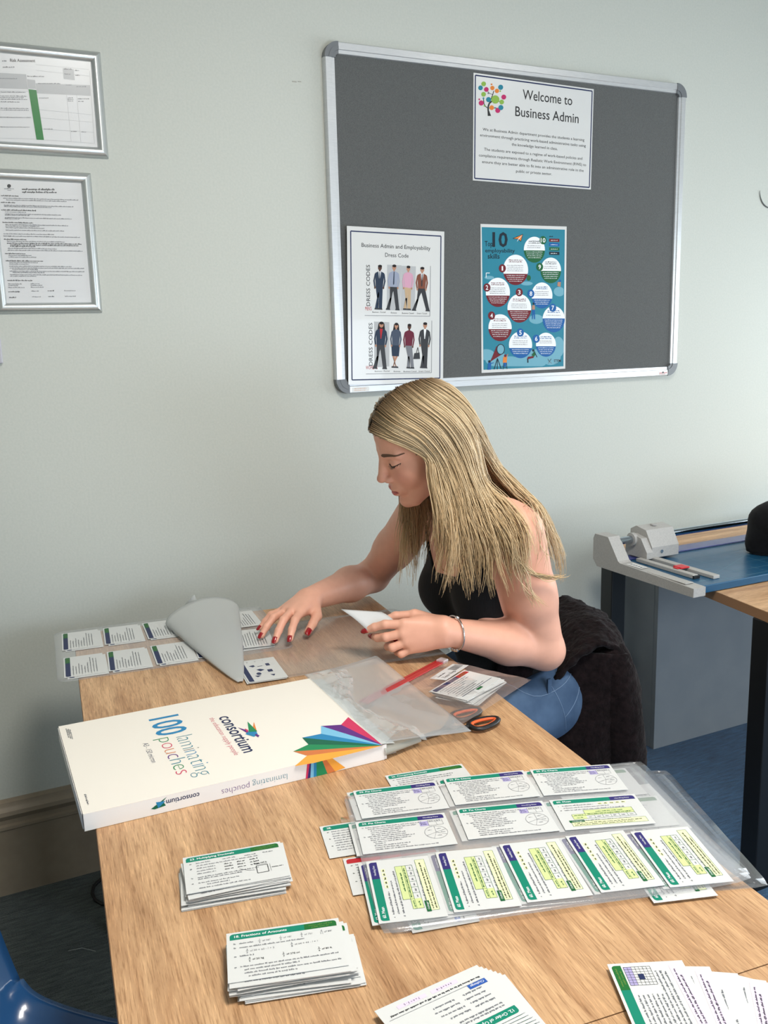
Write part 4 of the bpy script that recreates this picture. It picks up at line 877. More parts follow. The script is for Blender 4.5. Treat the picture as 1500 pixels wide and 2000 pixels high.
for pts, mi in (([(885,122),(1230,440),(808,208)],3),([(808,208),(1230,440),(600,222)],5),([(600,222),(1230,440),(597,310)],9),([(597,310),(1230,440),(398,355)],1),([(398,355),(1230,440),(460,432)],8),([(460,432),(1230,440),(298,512)],4),([(298,512),(1230,440),(440,560)],6),([(440,560),(1230,440),(520,640),(305,682)],7)): bp_(pts, mi, 2, zB)
s.build('rainbow_fan', BM, bx, loc=(0,0,BT_), fixn=False); s = Sheet()
for k in range(3): a_ = hb((139+k*3.6,1424+k)); s.words(a_[0], a_[0]+.042, a_[1], .0022, 10, rot=-90)
a_ = hb((167,1560)); s.words(a_[0], a_[0]+.035, a_[1], .0028, 10, rot=-90)
s.build('small_print', BM, bx, loc=(0,0,BT_), fixn=False)
# print on the long side: it stands upside down
hs = homography([(161,1602),(733,1458),(755,1476),(168,1620)], [(-BL_/2,BT_),(BL_/2,BT_),(BL_/2+.008,0),(-BL_/2,0)])
s = Sheet()
def up_down(txt, p0, p1, h, mi, thin=0.0):
    a_ = hs(p0); b_ = hs(p1); s.text(txt, a_[0], a_[1], h, mi, width=a_[0]-b_[0], rot=180, thin=thin, res=3)
up_down('consortium', (345,1562), (289,1577), .0075, 2, thin=.012); s.build('side_brand_lettering', BM, bx, loc=(0,-BW_/2,0), rot=(R(90),0,0), fixn=False); s = Sheet()
up_down('laminating', (514,1522), (444,1540), .0100, 13, thin=-.018); up_down('pouches', (438,1542), (386,1556), .0100, 5, thin=-.018)
s.build('side_lettering', BM, bx, loc=(0,-BW_/2,0), rot=(R(90),0,0), fixn=False); s = Sheet()
for pts, mi in (([(266,1588),(289,1572),(284,1578),(290,1582),(272,1588)],8),([(272,1580),(288,1577),(278,1586)],1)):
    s.poly([hs(p) for p in pts], mi, 2)
s.build('side_bird_logo', BM, bx, loc=(0,-BW_/2,0), rot=(R(90),0,0), fixn=False); s = Sheet()
zs = lambda x, y: hs(zB(x, y))
for pts, mi in (([(200,712),(232,706),(245,832),(222,838)],3),([(232,706),(250,702),(282,822),(245,832)],12),([(250,702),(285,694),(325,812),(282,822)],9),([(285,694),(318,684),(362,802),(325,812)],1),([(318,684),(390,668),(505,764),(362,802)],4),([(390,668),(440,656),(608,736),(505,764)],6),([(440,656),(520,638),(745,692),(608,736)],7)):
    s.poly([zs(*p) for p in pts], mi, 2)
s.build('side_stripes', BM, bx, loc=(0,-BW_/2,0), rot=(R(90),0,0), fixn=False)
# what is left inside: the pouches, some slid out, and the torn wrapper
def slide(x0_, x1_, y0_, y1_, z, seed, droop, mt, nm, par, skew=0.0):
    rn = random.Random(seed); a1, a2 = rn.uniform(0,6), rn.uniform(0,6)
    def f(u, v):
        x = x0_+(x1_-x0_)*u; y = y0_+(y1_-y0_)*v+skew*u; zz = z+.0015*math.sin(5*u+a1)*math.sin(4*v+a2)-droop*max(0, u-.35)**1.3
        return (x, y, max(zz, .0016))
    q = MB(); q.grid(f, 22, 18); o_ = q.build(nm, mt, par, smooth=True); md_ = o_.modifiers.new('t','SOLIDIFY'); md_.thickness = .0003; return o_
t = MB(); t.box(BL_/2-.20, BL_/2+.030, -BW_/2+.010, BW_/2-.008, .0012, .017, bev=.001); t.build('pouch_block', m_frost, bx)
def slid(u, v):
    c_ = [(.215,-.150),(.389,-.166),(.398,.232),(.225,.187)]
    x = (c_[0][0]*(1-u)+c_[1][0]*u)*(1-v)+(c_[3][0]*(1-u)+c_[2][0]*u)*v; y = (c_[0][1]*(1-u)+c_[1][1]*u)*(1-v)+(c_[3][1]*(1-u)+c_[2][1]*u)*v
    return (x, y, .0235-.006*u+.0015*math.sin(5*u+2*v)+.001*math.sin(9*v))
q = MB(); q.grid(slid, 20, 24); sl = q.build('clear_pouch', m_frost, None, smooth=True); md = sl.modifiers.new('t','SOLIDIFY'); md.thickness = .0006
sl.location = bx.location.copy(); sl.rotation_euler = bx.rotation_euler.copy()
tag(sl, 'frosted clear pouches slid halfway out of the white carton', 'laminating pouch', 'pouches slid out of the carton')
rn = random.Random(12); bz = [[rn.uniform(-1,1) for _ in range(23)] for _ in range(10)]
def crumple(u, v):
    x = BL_/2-.002+.062*u+.022*math.sin(7*v+1)*u; y = -BW_/2-.004+(BW_+.020)*v
    i, j = u*9, v*22; i0, j0 = min(int(i),8), min(int(j),21); fi, fj = i-i0, j-j0
    n_ = (bz[i0][j0]*(1-fi)+bz[i0+1][j0]*fi)*(1-fj)+(bz[i0][j0+1]*(1-fi)+bz[i0+1][j0+1]*fi)*fj
    z = BT_+.0018+.0030*math.sin(math.pi*u)-.020*max(0, u-.55)**1.1+.0042*n_*min(1, u*3)
    if v < .14: z += .012*(1-v/.14)*math.sin(math.pi*min(1,u*1.1)); 
    return (x, y, max(z, .004))
t = MB(); t.grid(crumple, 27, 66); t.build('torn_wrapper', film_mat('crinkled_wrapper', .70, (228,232,232), .06, 1.0), bx)
t = MB(); t.grid(lambda u, v: (BL_/2-.0005+.026*u, -BW_/2+.006+(BW_-.010)*v, BT_-.001-.004*u), 2, 8); t.build('inner_flap', mat('pale_inner_flap',(214,218,216),.55), bx)
def bulge(u, v):
    a_ = math.pi*u; return (BL_/2+.004+.075*v, -BW_/2+.012*v+ .016-.022*math.sin(a_)*(1-v*.5), .003+.020*(1-v*.55)*math.cos(a_)*.5+.010*(1-v*.5))
t = MB(); t.grid(bulge, 12, 12); t.build('wrapper_end', film_mat('grey_wrapper', .35, (170,170,160), .2, .8), bx, smooth=True)

# --- zip bag with cards, scissors
zb_ = thing('zip_bag', 'clear zip bag with red slider holding cards at the desk edge', 'zip bag', desk(.603,-.928,TOP+.0085), PHI+R(32))
# local x along the zip (towards the right-hand back), local y away from zip = towards back left
zw, zh = .265, .205
def bagf(side):
    def f(u, v):
        x = (u-.5)*zw; y = (v-.5)*zh; puff = .0065*math.sin(math.pi*u)**.7*math.sin(math.pi*min(1, v*1.1))**.7 if 0 < u < 1 and 0 < v < .9 else 0
        cr_ = .0008*math.sin(31*u+17*v)*math.sin(9*v)
        return (x, y, .0030+side*puff+cr_+.004)
    return f
m_bag = film_mat('zip_bag_film', .90, (218,208,206), .08, .8)
t = MB(); t.grid(bagf(1), 26, 20); t.build('front_film', m_bag, zb_, smooth=True)
t = MB(); t.grid(bagf(-.45), 26, 20); t.build('back_film', m_bag, zb_, smooth=True)
t = MB(); t.box(-zw/2, zw/2-.01, zh/2-.018, zh/2-.004, .0062, .0092, bev=.001); t.box(-zw/2, zw/2-.01, zh/2-.003, zh/2+.002, .0062, .0088); t.build('zip_strip', film_mat('red_zip', .25, (190,20,34), .2, .5), zb_)
t = MB(); t.box(zw/2-.022, zw/2-.004, zh/2-.020, zh/2-.001, .006, .013, bev=.002); t.build('slider', film_mat('clear_slider', .6, (230,225,230), .1, 1.0), zb_)
zc_, za = quad([(.669,-.844),(.729,-.944),(.594,-1.014),(.569,-.926)])
rn = random.Random(5)
for k in range(11):
    last = k == 10
    card('bag' if last or k % 2 else 'navy2', .640+.012*(10-k)/10+rn.uniform(-.004,.004)*(not last), -.928-.006*(10-k)/10+rn.uniform(-.004,.004)*(not last), TOP+.0095+k*.0011, -48+88-6+(0 if last else rn.uniform(-6,6)),
         'top navy-headed card inside the zip bag' if last else ORD[10-k]+' card down in the stack inside the zip bag', 'cards inside the zip bag')
sh = Sheet(); sh.rect(-.045,-.018,.045,.018,0,1); sh.text('Zippa Bags', -.036, -.010, .0075, 1, width=.045, layer=2); sh.words(-.034,-.008,.004,.004,1)
for k in range(12): sh.line((.012+k*.0026,-.008),(.012+k*.0026,.011),.0014 if k % 3 else .0006,1,2)
lb = sh.build('bag_label', [m_paper, m_ink], None, fixn=False); lb.location = desk(.640,-.855,TOP+.0206); lb.rotation_euler = (R(-6),0,PHI+R(32+4))
tag(lb, 'white printed label with barcode inside the zip bag', 'label'); md = lb.modifiers.new('t','SOLIDIFY'); md.thickness = .0003; md.offset = -1
m_org = mat('orange_rubber', (226,96,40), .5); m_steel = mat('scissor_steel', (170,174,178), .25, metal=1.0); m_bkp = mat('black_handle', (22,22,24), .4)
sc = thing('scissors', 'black and orange handled scissors half under the zip bag', 'scissors', desk(.590,-1.046,TOP+.0006), PHI+R(14)); sc.scale = (.80,.80,.62)
for k, sg in enumerate((1, -1)):
    cx_, cy_ = .012, sg*.026
    ring = [(cx_+.036*math.cos(a)+.006*math.cos(2*a), cy_+sg*.004+.020*math.sin(a), .010+k*.001) for a in [2*math.pi*i/28 for i in range(28)]]
    q = MB(); q.tube(ring, .0062, 10, closed=True); q.tube([(cx_-.034, cy_, .010),(cx_-.060, sg*.012, .009),(cx_-.085,-sg*.003,.008)], [.0065,.008,.006], 10); h_ = q.build('handle', m_bkp, sc, smooth=True)
    ring = [(cx_+.0308*math.cos(a)+.005*math.cos(2*a), cy_+sg*.004+.0150*math.sin(a), .0105+k*.001) for a in [2*math.pi*i/28 for i in range(28)]]
    q = MB(); q.tube(ring, .0042, 10, closed=True); q.build('finger_grip', m_org, h_, smooth=True)
    q = MB(); q.prism([(-.065,-sg*.004),(-.090,-sg*.010),(-.185,-sg*.003),(-.190,-sg*.0005),(-.080,sg*.006)], .006+.0012*k, .0071+.0012*k); q.build('blade', m_steel, sc)
q = MB(); q.tube([(-.078,0,.0055),(-.078,0,.0098)], .004, 12); q.build('pivot_screw', m_steel, sc)
# ------------------------------------------------------------------ implicit modelling: smooth unions of rounded cones and ellipsoids, meshed as one skin
def nrm(v): v = np.asarray(v, float); return v/np.linalg.norm(v)
class Cone:
    def __init__(s, a, b, ra, rb, k=.012, sub=False):
        s.a, s.b, s.ra, s.rb, s.k, s.sub = np.asarray(a, float), np.asarray(b, float), ra, rb, k, sub
        s.c = (s.a+s.b)/2; s.r = np.linalg.norm(s.b-s.a)/2+max(ra, rb)
    def d(s, P):
        ab = s.b-s.a; t = np.clip(((P-s.a)@ab)/(ab@ab+1e-12), 0, 1)
        return np.linalg.norm(P-s.a-t[:,None]*ab, axis=1)-(s.ra+(s.rb-s.ra)*t)
class Ell:
    def __init__(s, c, M, rad, k=.012, sub=False):
        s.c, s.M, s.rad, s.k, s.sub = np.asarray(c, float), np.asarray(M, float), np.asarray(rad, float), k, sub; s.r = max(rad)
    def d(s, P):
        q = (P-s.c)@s.M.T; k0 = np.linalg.norm(q/s.rad, axis=1); k1 = np.linalg.norm(q/s.rad**2, axis=1)
        return k0*(k0-1)/np.maximum(k1, 1e-9)
def field(P, prims, post=None):
    d = np.full(len(P), 1.0)
    for p in prims:
        e = p.d(P)
        if p.sub:
            h = np.clip(.5-.5*(d+e)/p.k, 0, 1); d = d*(1-h)-e*h+p.k*h*(1-h)
        else:
            h = np.clip(.5+.5*(e-d)/p.k, 0, 1); d = d*h+e*(1-h)-p.k*h*(1-h)
    return post(P, d) if post else d
def mesh_field(prims, vox, n=24, post=None, margin=.03, project=2, lo=None, hi=None):
    add_ = [p for p in prims if not p.sub]
    lo = np.min([p.c-p.r for p in add_], 0)-.02 if lo is None else np.array(lo); hi = np.max([p.c+p.r for p in add_], 0)+.02 if hi is None else np.array(hi)
    B = n*vox; nb = np.ceil((hi-lo)/B).astype(int); N = nb*n+2
    gi, gj, gk = np.meshgrid(*[np.arange(n+1)]*3, indexing='ij'); G = np.stack([gi, gj, gk], -1).reshape(-1, 3)
    cid = lambda c: (c[:,0]*N[1]+c[:,1])*N[2]+c[:,2]
    keys, verts, quads = [], [], []
    edges = [((0,0,0),(1,0,0)),((0,0,0),(0,1,0)),((0,0,0),(0,0,1)),((1,1,1),(0,1,1)),((1,1,1),(1,0,1)),((1,1,1),(1,1,0)),((1,0,0),(1,1,0)),((1,0,0),(1,0,1)),((0,1,0),(1,1,0)),((0,1,0),(0,1,1)),((0,0,1),(1,0,1)),((0,0,1),(0,1,1))]
    for bi in range(nb[0]):
        for bj in range(nb[1]):
            for bk in range(nb[2]):
                o = np.array([bi,bj,bk])*n; ctr = lo+(o+n/2)*vox; rad = B*.87
                act = [p for p in prims if np.linalg.norm(p.c-ctr) < p.r+rad+margin]
                if not any(not p.sub for p in act): continue
                d0 = field(ctr[None], act, post)[0]
                if d0 > rad*1.15+.01: continue
                if d0 < -rad*1.6: continue
                D = field(lo+(G+o)*vox, act, post).reshape(n+1, n+1, n+1)
                sgn = D < 0
                if sgn.all() or not sgn.any(): continue
                c = sum(sgn[a:a+n, b:b+n, e:e+n].astype(np.int8) for a in (0,1) for b in (0,1) for e in (0,1))
                ci = np.argwhere((c > 0) & (c < 8))
                if len(ci):
                    acc = np.zeros((len(ci), 3)); cnt = np.zeros(len(ci))
                    for e0, e1 in edges:
                        a = D[tuple((ci+e0).T)]; b = D[tuple((ci+e1).T)]; m = (a < 0) != (b < 0)
                        t = np.where(m, a/np.where(m, a-b, 1), 0)[:,None]
                        acc += m[:,None]*(np.array(e0)+t*(np.array(e1)-np.array(e0))); cnt += m
                    verts.append(lo+(o+ci+acc/cnt[:,None])*vox); keys.append(cid(ci+o))
                for ax in range(3):
                    s0 = sgn[:n,:n,:n]; sl = [slice(0,n)]*3; sl[ax] = slice(1,n+1); s1 = sgn[tuple(sl)]
                    e = np.argwhere(s0 != s1)
                    if not len(e): continue
                    fl = s0[tuple(e.T)]; u = np.zeros(3, int); v = np.zeros(3, int); u[(ax+1) % 3] = 1; v[(ax+2) % 3] = 1
                    e = e+o; q = np.stack([cid(e-u-v), cid(e-v), cid(e), cid(e-u)], 1); q[~fl] = q[~fl][:, ::-1]; quads.append(q)
    K = np.concatenate(keys); V = np.concatenate(verts); Q = np.concatenate(quads); od = np.argsort(K); K = K[od]; V = V[od]
    ix = np.clip(np.searchsorted(K, Q), 0, len(K)-1); Q = ix[(K[ix] == Q).all(1)]
    for _ in range(project):
        h = vox*.3; step = 40000
        for s_ in range(0, len(V), step):
            P = V[s_:s_+step]; near = [p for p in prims if np.any(np.linalg.norm(P-p.c, axis=1) < p.r+margin)]
            d = field(P, near, post); g = np.stack([field(P+h*np.eye(3)[a], near, post)-d for a in range(3)], 1)/h
            V[s_:s_+step] = P-np.clip(d/np.maximum((g*g).sum(1), .25), -vox, vox)[:,None]*g
    return V, Q
def np_obj(name, V, Q, mt, parent=None, colors=None):
    me = bpy.data.meshes.new(name); me.vertices.add(len(V)); me.vertices.foreach_set('co', np.asarray(V, np.float32).ravel())
    me.loops.add(Q.size); me.loops.foreach_set('vertex_index', Q.ravel().astype(np.int32)); me.polygons.add(len(Q))
    me.polygons.foreach_set('loop_start', np.arange(0, Q.size, Q.shape[1], dtype=np.int32)); me.polygons.foreach_set('use_smooth', np.ones(len(Q), bool))
    me.update(calc_edges=True); me.materials.append(mt)
    if colors is not None:
        at = me.color_attributes.new('tone', 'FLOAT_COLOR', 'POINT'); at.data.foreach_set('color', np.c_[colors, np.ones(len(colors))].astype(np.float32).ravel())
    me.validate(); return link(name, me, parent)
def frame_of(o, F, L): F = nrm(F); L = nrm(np.asarray(L, float)-F*np.dot(L, F)); U = np.cross(F, L); return np.asarray(o, float), np.stack([F, L, U])
# ---- skeleton (room coordinates): she sits at the desk's right edge, faces left, leans over it
LS, LE, LW = np.array([.755,-.842,.992]), np.array([.832,-.840,.722]), np.array([.602,-.815,.797])
RS, RE, RW = np.array([.705,-.520,.978]), np.array([.672,-.322,.790]), np.array([.452,-.437,.792])
TC = np.array([.728,-.683,.989]); TL = nrm(LS-RS); TU = nrm([-.313,.03,.949]); TU = nrm(TU-TL*np.dot(TU, TL)); TF = np.cross(TL, TU); TM_ = np.stack([TF, TL, TU])
tp = lambda f, l, u: TC+f*TF+l*TL+u*TU
az, pt, rl = R(166.2), R(23.5), R(-13.2)
HF = np.array([math.cos(az)*math.cos(pt), math.sin(az)*math.cos(pt), -math.sin(pt)]); hl = np.array([-math.sin(az), math.cos(az), 0]); hu = np.cross(HF, hl)
HL = math.cos(rl)*hl+math.sin(rl)*hu; HU = np.cross(HF, HL); HO = np.array([.604,-.716,1.175]); HM = np.stack([HF, HL, HU])
hp = lambda f, l, u: HO+f*HF+l*HL+u*HU
E_ = lambda c, r, k=.02, sub=False: Ell(tp(*c), TM_, r, k, sub)
H_ = lambda c, r, k=.01, sub=False: Ell(hp(*c), HM, r, k, sub)
HC = lambda a, b, ra, rb, k=.008, sub=False: Cone(hp(*a), hp(*b), ra, rb, k, sub)
torso = [E_((-.005,0,-.125),(.094,.132,.165)), E_((-.012,0,-.030),(.058,.145,.058),.03), E_((.012,0,-.29),(.086,.116,.13),.05), E_((-.008,0,-.41),(.100,.158,.105),.04),
         E_((.062,.064,-.152),(.052,.060,.064),.03), E_((.062,-.064,-.152),(.052,.060,.064),.03)]
yoke = [Cone(tp(-.012,.030,.055), tp(-.008,.125,.022), .034, .040, .03), Cone(tp(-.012,-.030,.055), tp(-.008,-.125,.022), .034, .040, .03)]
armL = [Cone(LS+.006*TL, LS*.45+LE*.55, .055, .051, .035), Cone(LS*.5+LE*.5, LE, .051, .041, .02), Cone(LE, LE*.62+LW*.38, .041, .043, .015), Cone(LE*.62+LW*.38, LW, .043, .0275, .02)]
armR = [Cone(RS-.006*TL, RS*.45+RE*.55, .053, .047, .035), Cone(RS*.5+RE*.5, RE, .047, .040, .02), Cone(RE, RE*.62+RW*.38, .040, .041, .015), Cone(RE*.62+RW*.38, RW, .041, .0270, .02)]
head = [H_((-.010,0,.038),(.095,.074,.082),.01), H_((.024,0,-.034),(.062,.058,.080),.02), H_((.040,.034,-.030),(.034,.030,.036),.012), H_((.040,-.034,-.030),(.034,.030,.036),.012),
        HC((.004,.048,-.050),(.056,.018,-.102),.020,.016,.014), HC((.004,-.048,-.050),(.056,-.018,-.102),.020,.016,.014), HC((.068,0,-.105),(.058,0,-.104),.0185,.018,.012),
        HC((.074,.010,.020),(.060,.044,.020),.0115,.0095,.012), HC((.074,-.010,.020),(.060,-.044,.020),.0115,.0095,.012),
        H_((.094,.031,-.001),(.018,.019,.0105),.010,True), H_((.094,-.031,-.001),(.018,.019,.0105),.010,True),
        Ell(hp(.0655,.0310,-.0010), HM, (.0130,.0140,.0125), .004), Ell(hp(.0655,-.0310,-.0010), HM, (.0130,.0140,.0125), .004),
        HC((.079,0,.014),(.0995,0,-.032),.0085,.0095,.009), H_((.1010,0,-.0350),(.0115,.0105,.0085),.006), H_((.0900,.0120,-.0395),(.0100,.0070,.0070),.005), H_((.0900,-.0120,-.0395),(.0100,.0070,.0070),.005),
        HC((.0990,.0062,-.0460),(.0930,.0070,-.0420),.0030,.0025,.003,True), HC((.0990,-.0062,-.0460),(.0930,-.0070,-.0420),.0030,.0025,.003,True),
        H_((.0770,0,-.066),(.0150,.026,.020),.012),
        H_((.0865,.006,-.0645),(.0085,.0150,.0052),.004), H_((.0865,-.006,-.0645),(.0085,.0150,.0052),.004), H_((.0850,0,-.0775),(.0092,.0175,.0062),.004),
        H_((.0960,0,-.0708),(.0125,.0190,.0016),.002,True)]
neck = [Cone(tp(-.015,0,.02), hp(-.022,0,-.050), .054, .050, .02), Cone(tp(-.030,0,.02), hp(-.045,0,-.010), .050, .048, .02)]
def hand_frame(W, a, t): a = nrm(a); t = nrm(np.asarray(t, float)-a*np.dot(t, a)); return lambda p: W+p[0]*a+p[1]*t+p[2]*np.cross(t, a), a, t, np.cross(t, a)
def make_hand(W, a, t, J, flip=1):
    """J: finger -> joints in (along, thumb-wards, back-of-hand)"""
    h, A, T_, Nn = hand_frame(W, a, t); M = np.stack([A, T_, Nn*flip]); q = lambda p: W+p[0]*A+p[1]*T_+p[2]*Nn*flip
    pr = []
    for nm, r0 in (('index',.0125),('middle',.0125),('ring',.0120),('pinky',.0108)):
        m = J[nm][0]; pr.append(Cone(q((.004, m[1]*.55, m[2]*.3)), q(m), .0165, r0, .012))
    pr.append(Cone(q((.006,.012,-.004)), q(J['thumb'][1]), .0175, .0130, .012)); pr.append(Ell(q((.050,-.002,-.001)), M, (.040,.034,.0135), .010))
    nails = []
    for nm, rr in (('index',(.0098,.0090,.0082,.0068)),('middle',(.0100,.0092,.0084,.0070)),('ring',(.0095,.0087,.0080,.0066)),('pinky',(.0086,.0078,.0070,.0058)),('thumb',(.0130,.0110,.0098,.0082))):
        j = [q(p) for p in J[nm]]
        i0 = 1 if nm == 'thumb' else 0
        for i in range(i0, len(j)-1): pr.append(Cone(j[i], j[i+1], rr[i], rr[i+1], .0035))
        nails.append((j[-1], nrm(j[-1]-j[-2]), rr[-1], Nn*flip, nm, T_))
    return pr, nails
JR = dict(index=[(.078,.026,.010),(.114,.036,.012),(.137,.041,.002),(.156,.046,-.010)], middle=[(.082,.007,.012),(.124,.012,.014),(.150,.014,.002),(.170,.016,-.010)],
          ring=[(.078,-.012,.009),(.117,-.020,.012),(.141,-.025,.001),(.160,-.028,-.011)], pinky=[(.070,-.029,.003),(.098,-.041,.006),(.115,-.048,-.003),(.131,-.053,-.012)],
          thumb=[(.016,.020,-.008),(.046,.046,-.014),(.074,.052,-.018),(.100,.054,-.024)])
handR, nailsR = make_hand(RW, (-.79,-.56,-.22), (.58,-.81,0), JR, -1)
# for the left hand the thumb points up, the back of the hand looks at the viewer
JL = dict(index=[(.082,.020,.006),(.122,.022,.004),(.144,.017,-.004),(.162,.011,-.012)], middle=[(.086,.002,.008),(.122,-.004,.006),(.140,-.006,-.010),(.150,-.004,-.026)],
          ring=[(.080,-.016,.006),(.110,-.026,.006),(.120,-.026,-.016),(.108,-.020,-.032)], pinky=[(.070,-.031,.001),(.093,-.041,.001),(.101,-.040,-.019),(.090,-.033,-.031)],
          thumb=[(.018,.022,-.010),(.060,.034,-.022),(.100,.034,-.026),(.136,.022,-.024)])
handL, nailsL = make_hand(LW, (-.885,.46,-.05), (.02,.22,.97), JL)
body_prims = torso+yoke+armL+armR+neck+head+handR+handL
V, Q = mesh_field(body_prims, .0023, project=1)
# skin tone: lips, cheeks, knuckles a little redder
loc = (V-HO)@HM.T; base = np.array(s2l((233,175,150))[:3]); col = np.tile(base, (len(V), 1))
def blend(mask, rgb): col[:] = col*(1-mask[:,None])+np.array(s2l(rgb)[:3])*mask[:,None]
inface = (loc[:,0] > .02) & (np.abs(loc[:,2]) < .13) & (np.abs(loc[:,1]) < .09)
g = lambda c, r: np.exp(-(((loc-np.array(c))/np.array(r))**2).sum(1))*inface
blend(np.clip(g((.062,.040,-.030),(.03,.020,.022))+g((.062,-.040,-.030),(.03,.020,.022)), 0, 1)*.55, (218,138,124))
blend(g((.108,0,-.036),(.014,.012,.010))*.5, (222,142,124)); blend(g((.080,0,-.10),(.02,.016,.012))*.25, (222,150,130))
ul = np.clip(1-np.abs(loc[:,1])/.0215, 0, 1)
lipm = ((loc[:,2] < -.0590+.0015*np.cos(loc[:,1]*260)-np.abs(loc[:,1])*.34) & (loc[:,2] > -.0838+np.abs(loc[:,1])*.52) & (ul > 0) & (loc[:,0] > .068) & inface).astype(float)
blend(lipm*.85, (196,92,92)); blend(((np.abs(loc[:,2]+.0708) < .0014) & (np.abs(loc[:,1]) < .019) & (loc[:,0] > .06) & (loc[:,0] < .093)).astype(float)*.7, (92,36,36))
m_skin = mat('skin', (232,182,154), 0.46, spec=.4, sss=0)
def _skin():
    N, L, b_ = nt(m_skin); a = N.new('ShaderNodeAttribute'); a.attribute_name = 'tone'
    nz = N.new('ShaderNodeTexNoise'); nz.inputs['Scale'].default_value = 55; nz.inputs['Detail'].default_value = 3
    mx = N.new('ShaderNodeMixRGB'); mx.blend_type = 'MULTIPLY'; mx.inputs[0].default_value = .35
    cr = N.new('ShaderNodeValToRGB'); cr.color_ramp.elements[0].color = (.90,.84,.82,1); cr.color_ramp.elements[1].color = (1.05,1.03,1.02,1); cr.color_ramp.elements[0].position = .3; cr.color_ramp.elements[1].position = .7
    tc = N.new('ShaderNodeTexCoord'); L.new(tc.outputs['Object'], nz.inputs['Vector']); L.new(nz.outputs['Fac'], cr.inputs[0]); L.new(a.outputs['Color'], mx.inputs[1]); L.new(cr.outputs[0], mx.inputs[2]); L.new(mx.outputs[0], b_.inputs['Base Color'])
    n2 = N.new('ShaderNodeTexNoise'); n2.inputs['Scale'].default_value = 900; L.new(tc.outputs['Object'], n2.inputs['Vector'])
    bp = N.new('ShaderNodeBump'); bp.inputs['Strength'].default_value = .12; bp.inputs['Distance'].default_value = .0005; L.new(n2.outputs['Fac'], bp.inputs['Height']); L.new(bp.outputs[0], b_.inputs['Normal'])
_skin()
pe = thing('person', 'seated person with long blonde hair in a black vest top and jeans, sorting cards', 'person', (0,0,0))
np_obj('body', V, Q, m_skin, pe, col)
# ---- clothes: skins grown a few millimetres off the body and cut at neckline, armholes and hem
def tloc(P): return (P-TC)@TM_.T
def vest_cut(P, d):
    q = tloc(P); f, l, u = q[:,0], q[:,1], q[:,2]
    front = f > -.01
    neckl = np.where(front, u-(-.088+.9*np.maximum(np.abs(l)-.035, 0)**1.0*1.55), u-(-.035+1.1*np.maximum(np.abs(l)-.04, 0)))   # scoop
    strap = np.maximum(neckl, -(.10-np.abs(l)))*1.0
    arm = np.abs(l)-np.where(u > -.095, .098+.25*np.maximum(-.04-u, 0), .112+1.0*np.maximum(-.095-u, 0))
    cut = np.maximum(neckl, arm)
    return np.maximum(np.maximum(d-.0035, cut), -(u+.400))
Vv, Qv = mesh_field(torso+yoke, .0035, post=vest_cut)
m_vest = noise_mix(mat('black_rib_jersey', (12,12,14), 0.85, spec=.2, sheen=.15), (18,18,20), scale=(1,1,.05), nscale=500, bump=.25, bdist=.0008)
np_obj('vest_top', Vv, Qv, m_vest, pe)
hipL, hipR = tp(.01,.085,-.435), tp(.01,-.085,-.435)
kneeL, kneeR = np.array([.470,-.830,.535]), np.array([.455,-.600,.535]); ankL, ankR = np.array([.515,-.850,.085]), np.array([.490,-.585,.085])
jeans = [E_((-.008,0,-.41),(.100,.158,.105),.04), E_((-.045,.070,-.455),(.085,.085,.085),.03), E_((-.045,-.070,-.455),(.085,.085,.085),.03), Cone(hipL, kneeL, .088, .064, .03), Cone(hipR, kneeR, .088, .064, .03), Cone(kneeL, ankL, .062, .050, .02), Cone(kneeR, ankR, .062, .050, .02)]
def jean_cut(P, d):
    u = tloc(P)[:,2]; return np.maximum(np.maximum(d-.0065, u+.345), .075-P[:,2])
Vj, Qj = mesh_field(jeans, .005, post=jean_cut)
m_jean = noise_mix(mat('blue_denim', (82,104,132), 0.85, spec=.2), (54,74,100), nscale=14, detail=6, lo=.3, hi=.7, bump=.3, bdist=.002)
jo = np_obj('jeans', Vj, Qj, m_jean, pe)
def drape_line(pts, prims, off):
    out = []
    for p in pts:
        p = np.asarray(p, float)
        for _ in range(6):
            d = field(p[None], prims)[0]-off; g = np.array([field((p+1e-4*e)[None], prims)[0]-off-d for e in np.eye(3)])/1e-4; p = p-d*g/max((g@g), .2)
        out.append(p)
    return out
m_stitch = mat('denim_stitch', (104,126,154), .8)
b = MB(); b.tube(drape_line([tp(.12*math.cos(a), .18*math.sin(a), -.375) for a in [2*math.pi*i/40 for i in range(40)]], jeans, .0070), .0009, 5, closed=True)
b.tube(drape_line([tp(.02,.17,-.36-.012*i) for i in range(12)], jeans, .0066), .0008, 5)
b.tube(drape_line([tp(-.05+.01*i,.16,-.415-.004*i) for i in range(8)], jeans, .0066), .0008, 5); b.build('seams', m_stitch, jo, smooth=True)
b = MB()
for p in drape_line([tp(-.085,.13,-.365), tp(.03,.17,-.365)], jeans, .010): b.box(p[0]-.005,p[0]+.005,p[1]-.003,p[1]+.003,p[2]-.022,p[2]+.022,bev=.001)
b.build('belt_loops', m_jean, jo)
for k, (an, nm) in enumerate(((ankL,'shoe'),(ankR,'shoe'))):
    sh_p = [Ell(an+np.array([-.075,0,-.045]), np.eye(3), (.115,.042,.036), .02), Ell(an+np.array([0,0,-.035]), np.eye(3), (.055,.040,.046), .02)]
    Vs, Qs = mesh_field(sh_p, .006, post=lambda P, d: np.maximum(d, .002-P[:,2])); np_obj('shoe', Vs, Qs, mat('white_shoe',(206,206,204),.5), pe)
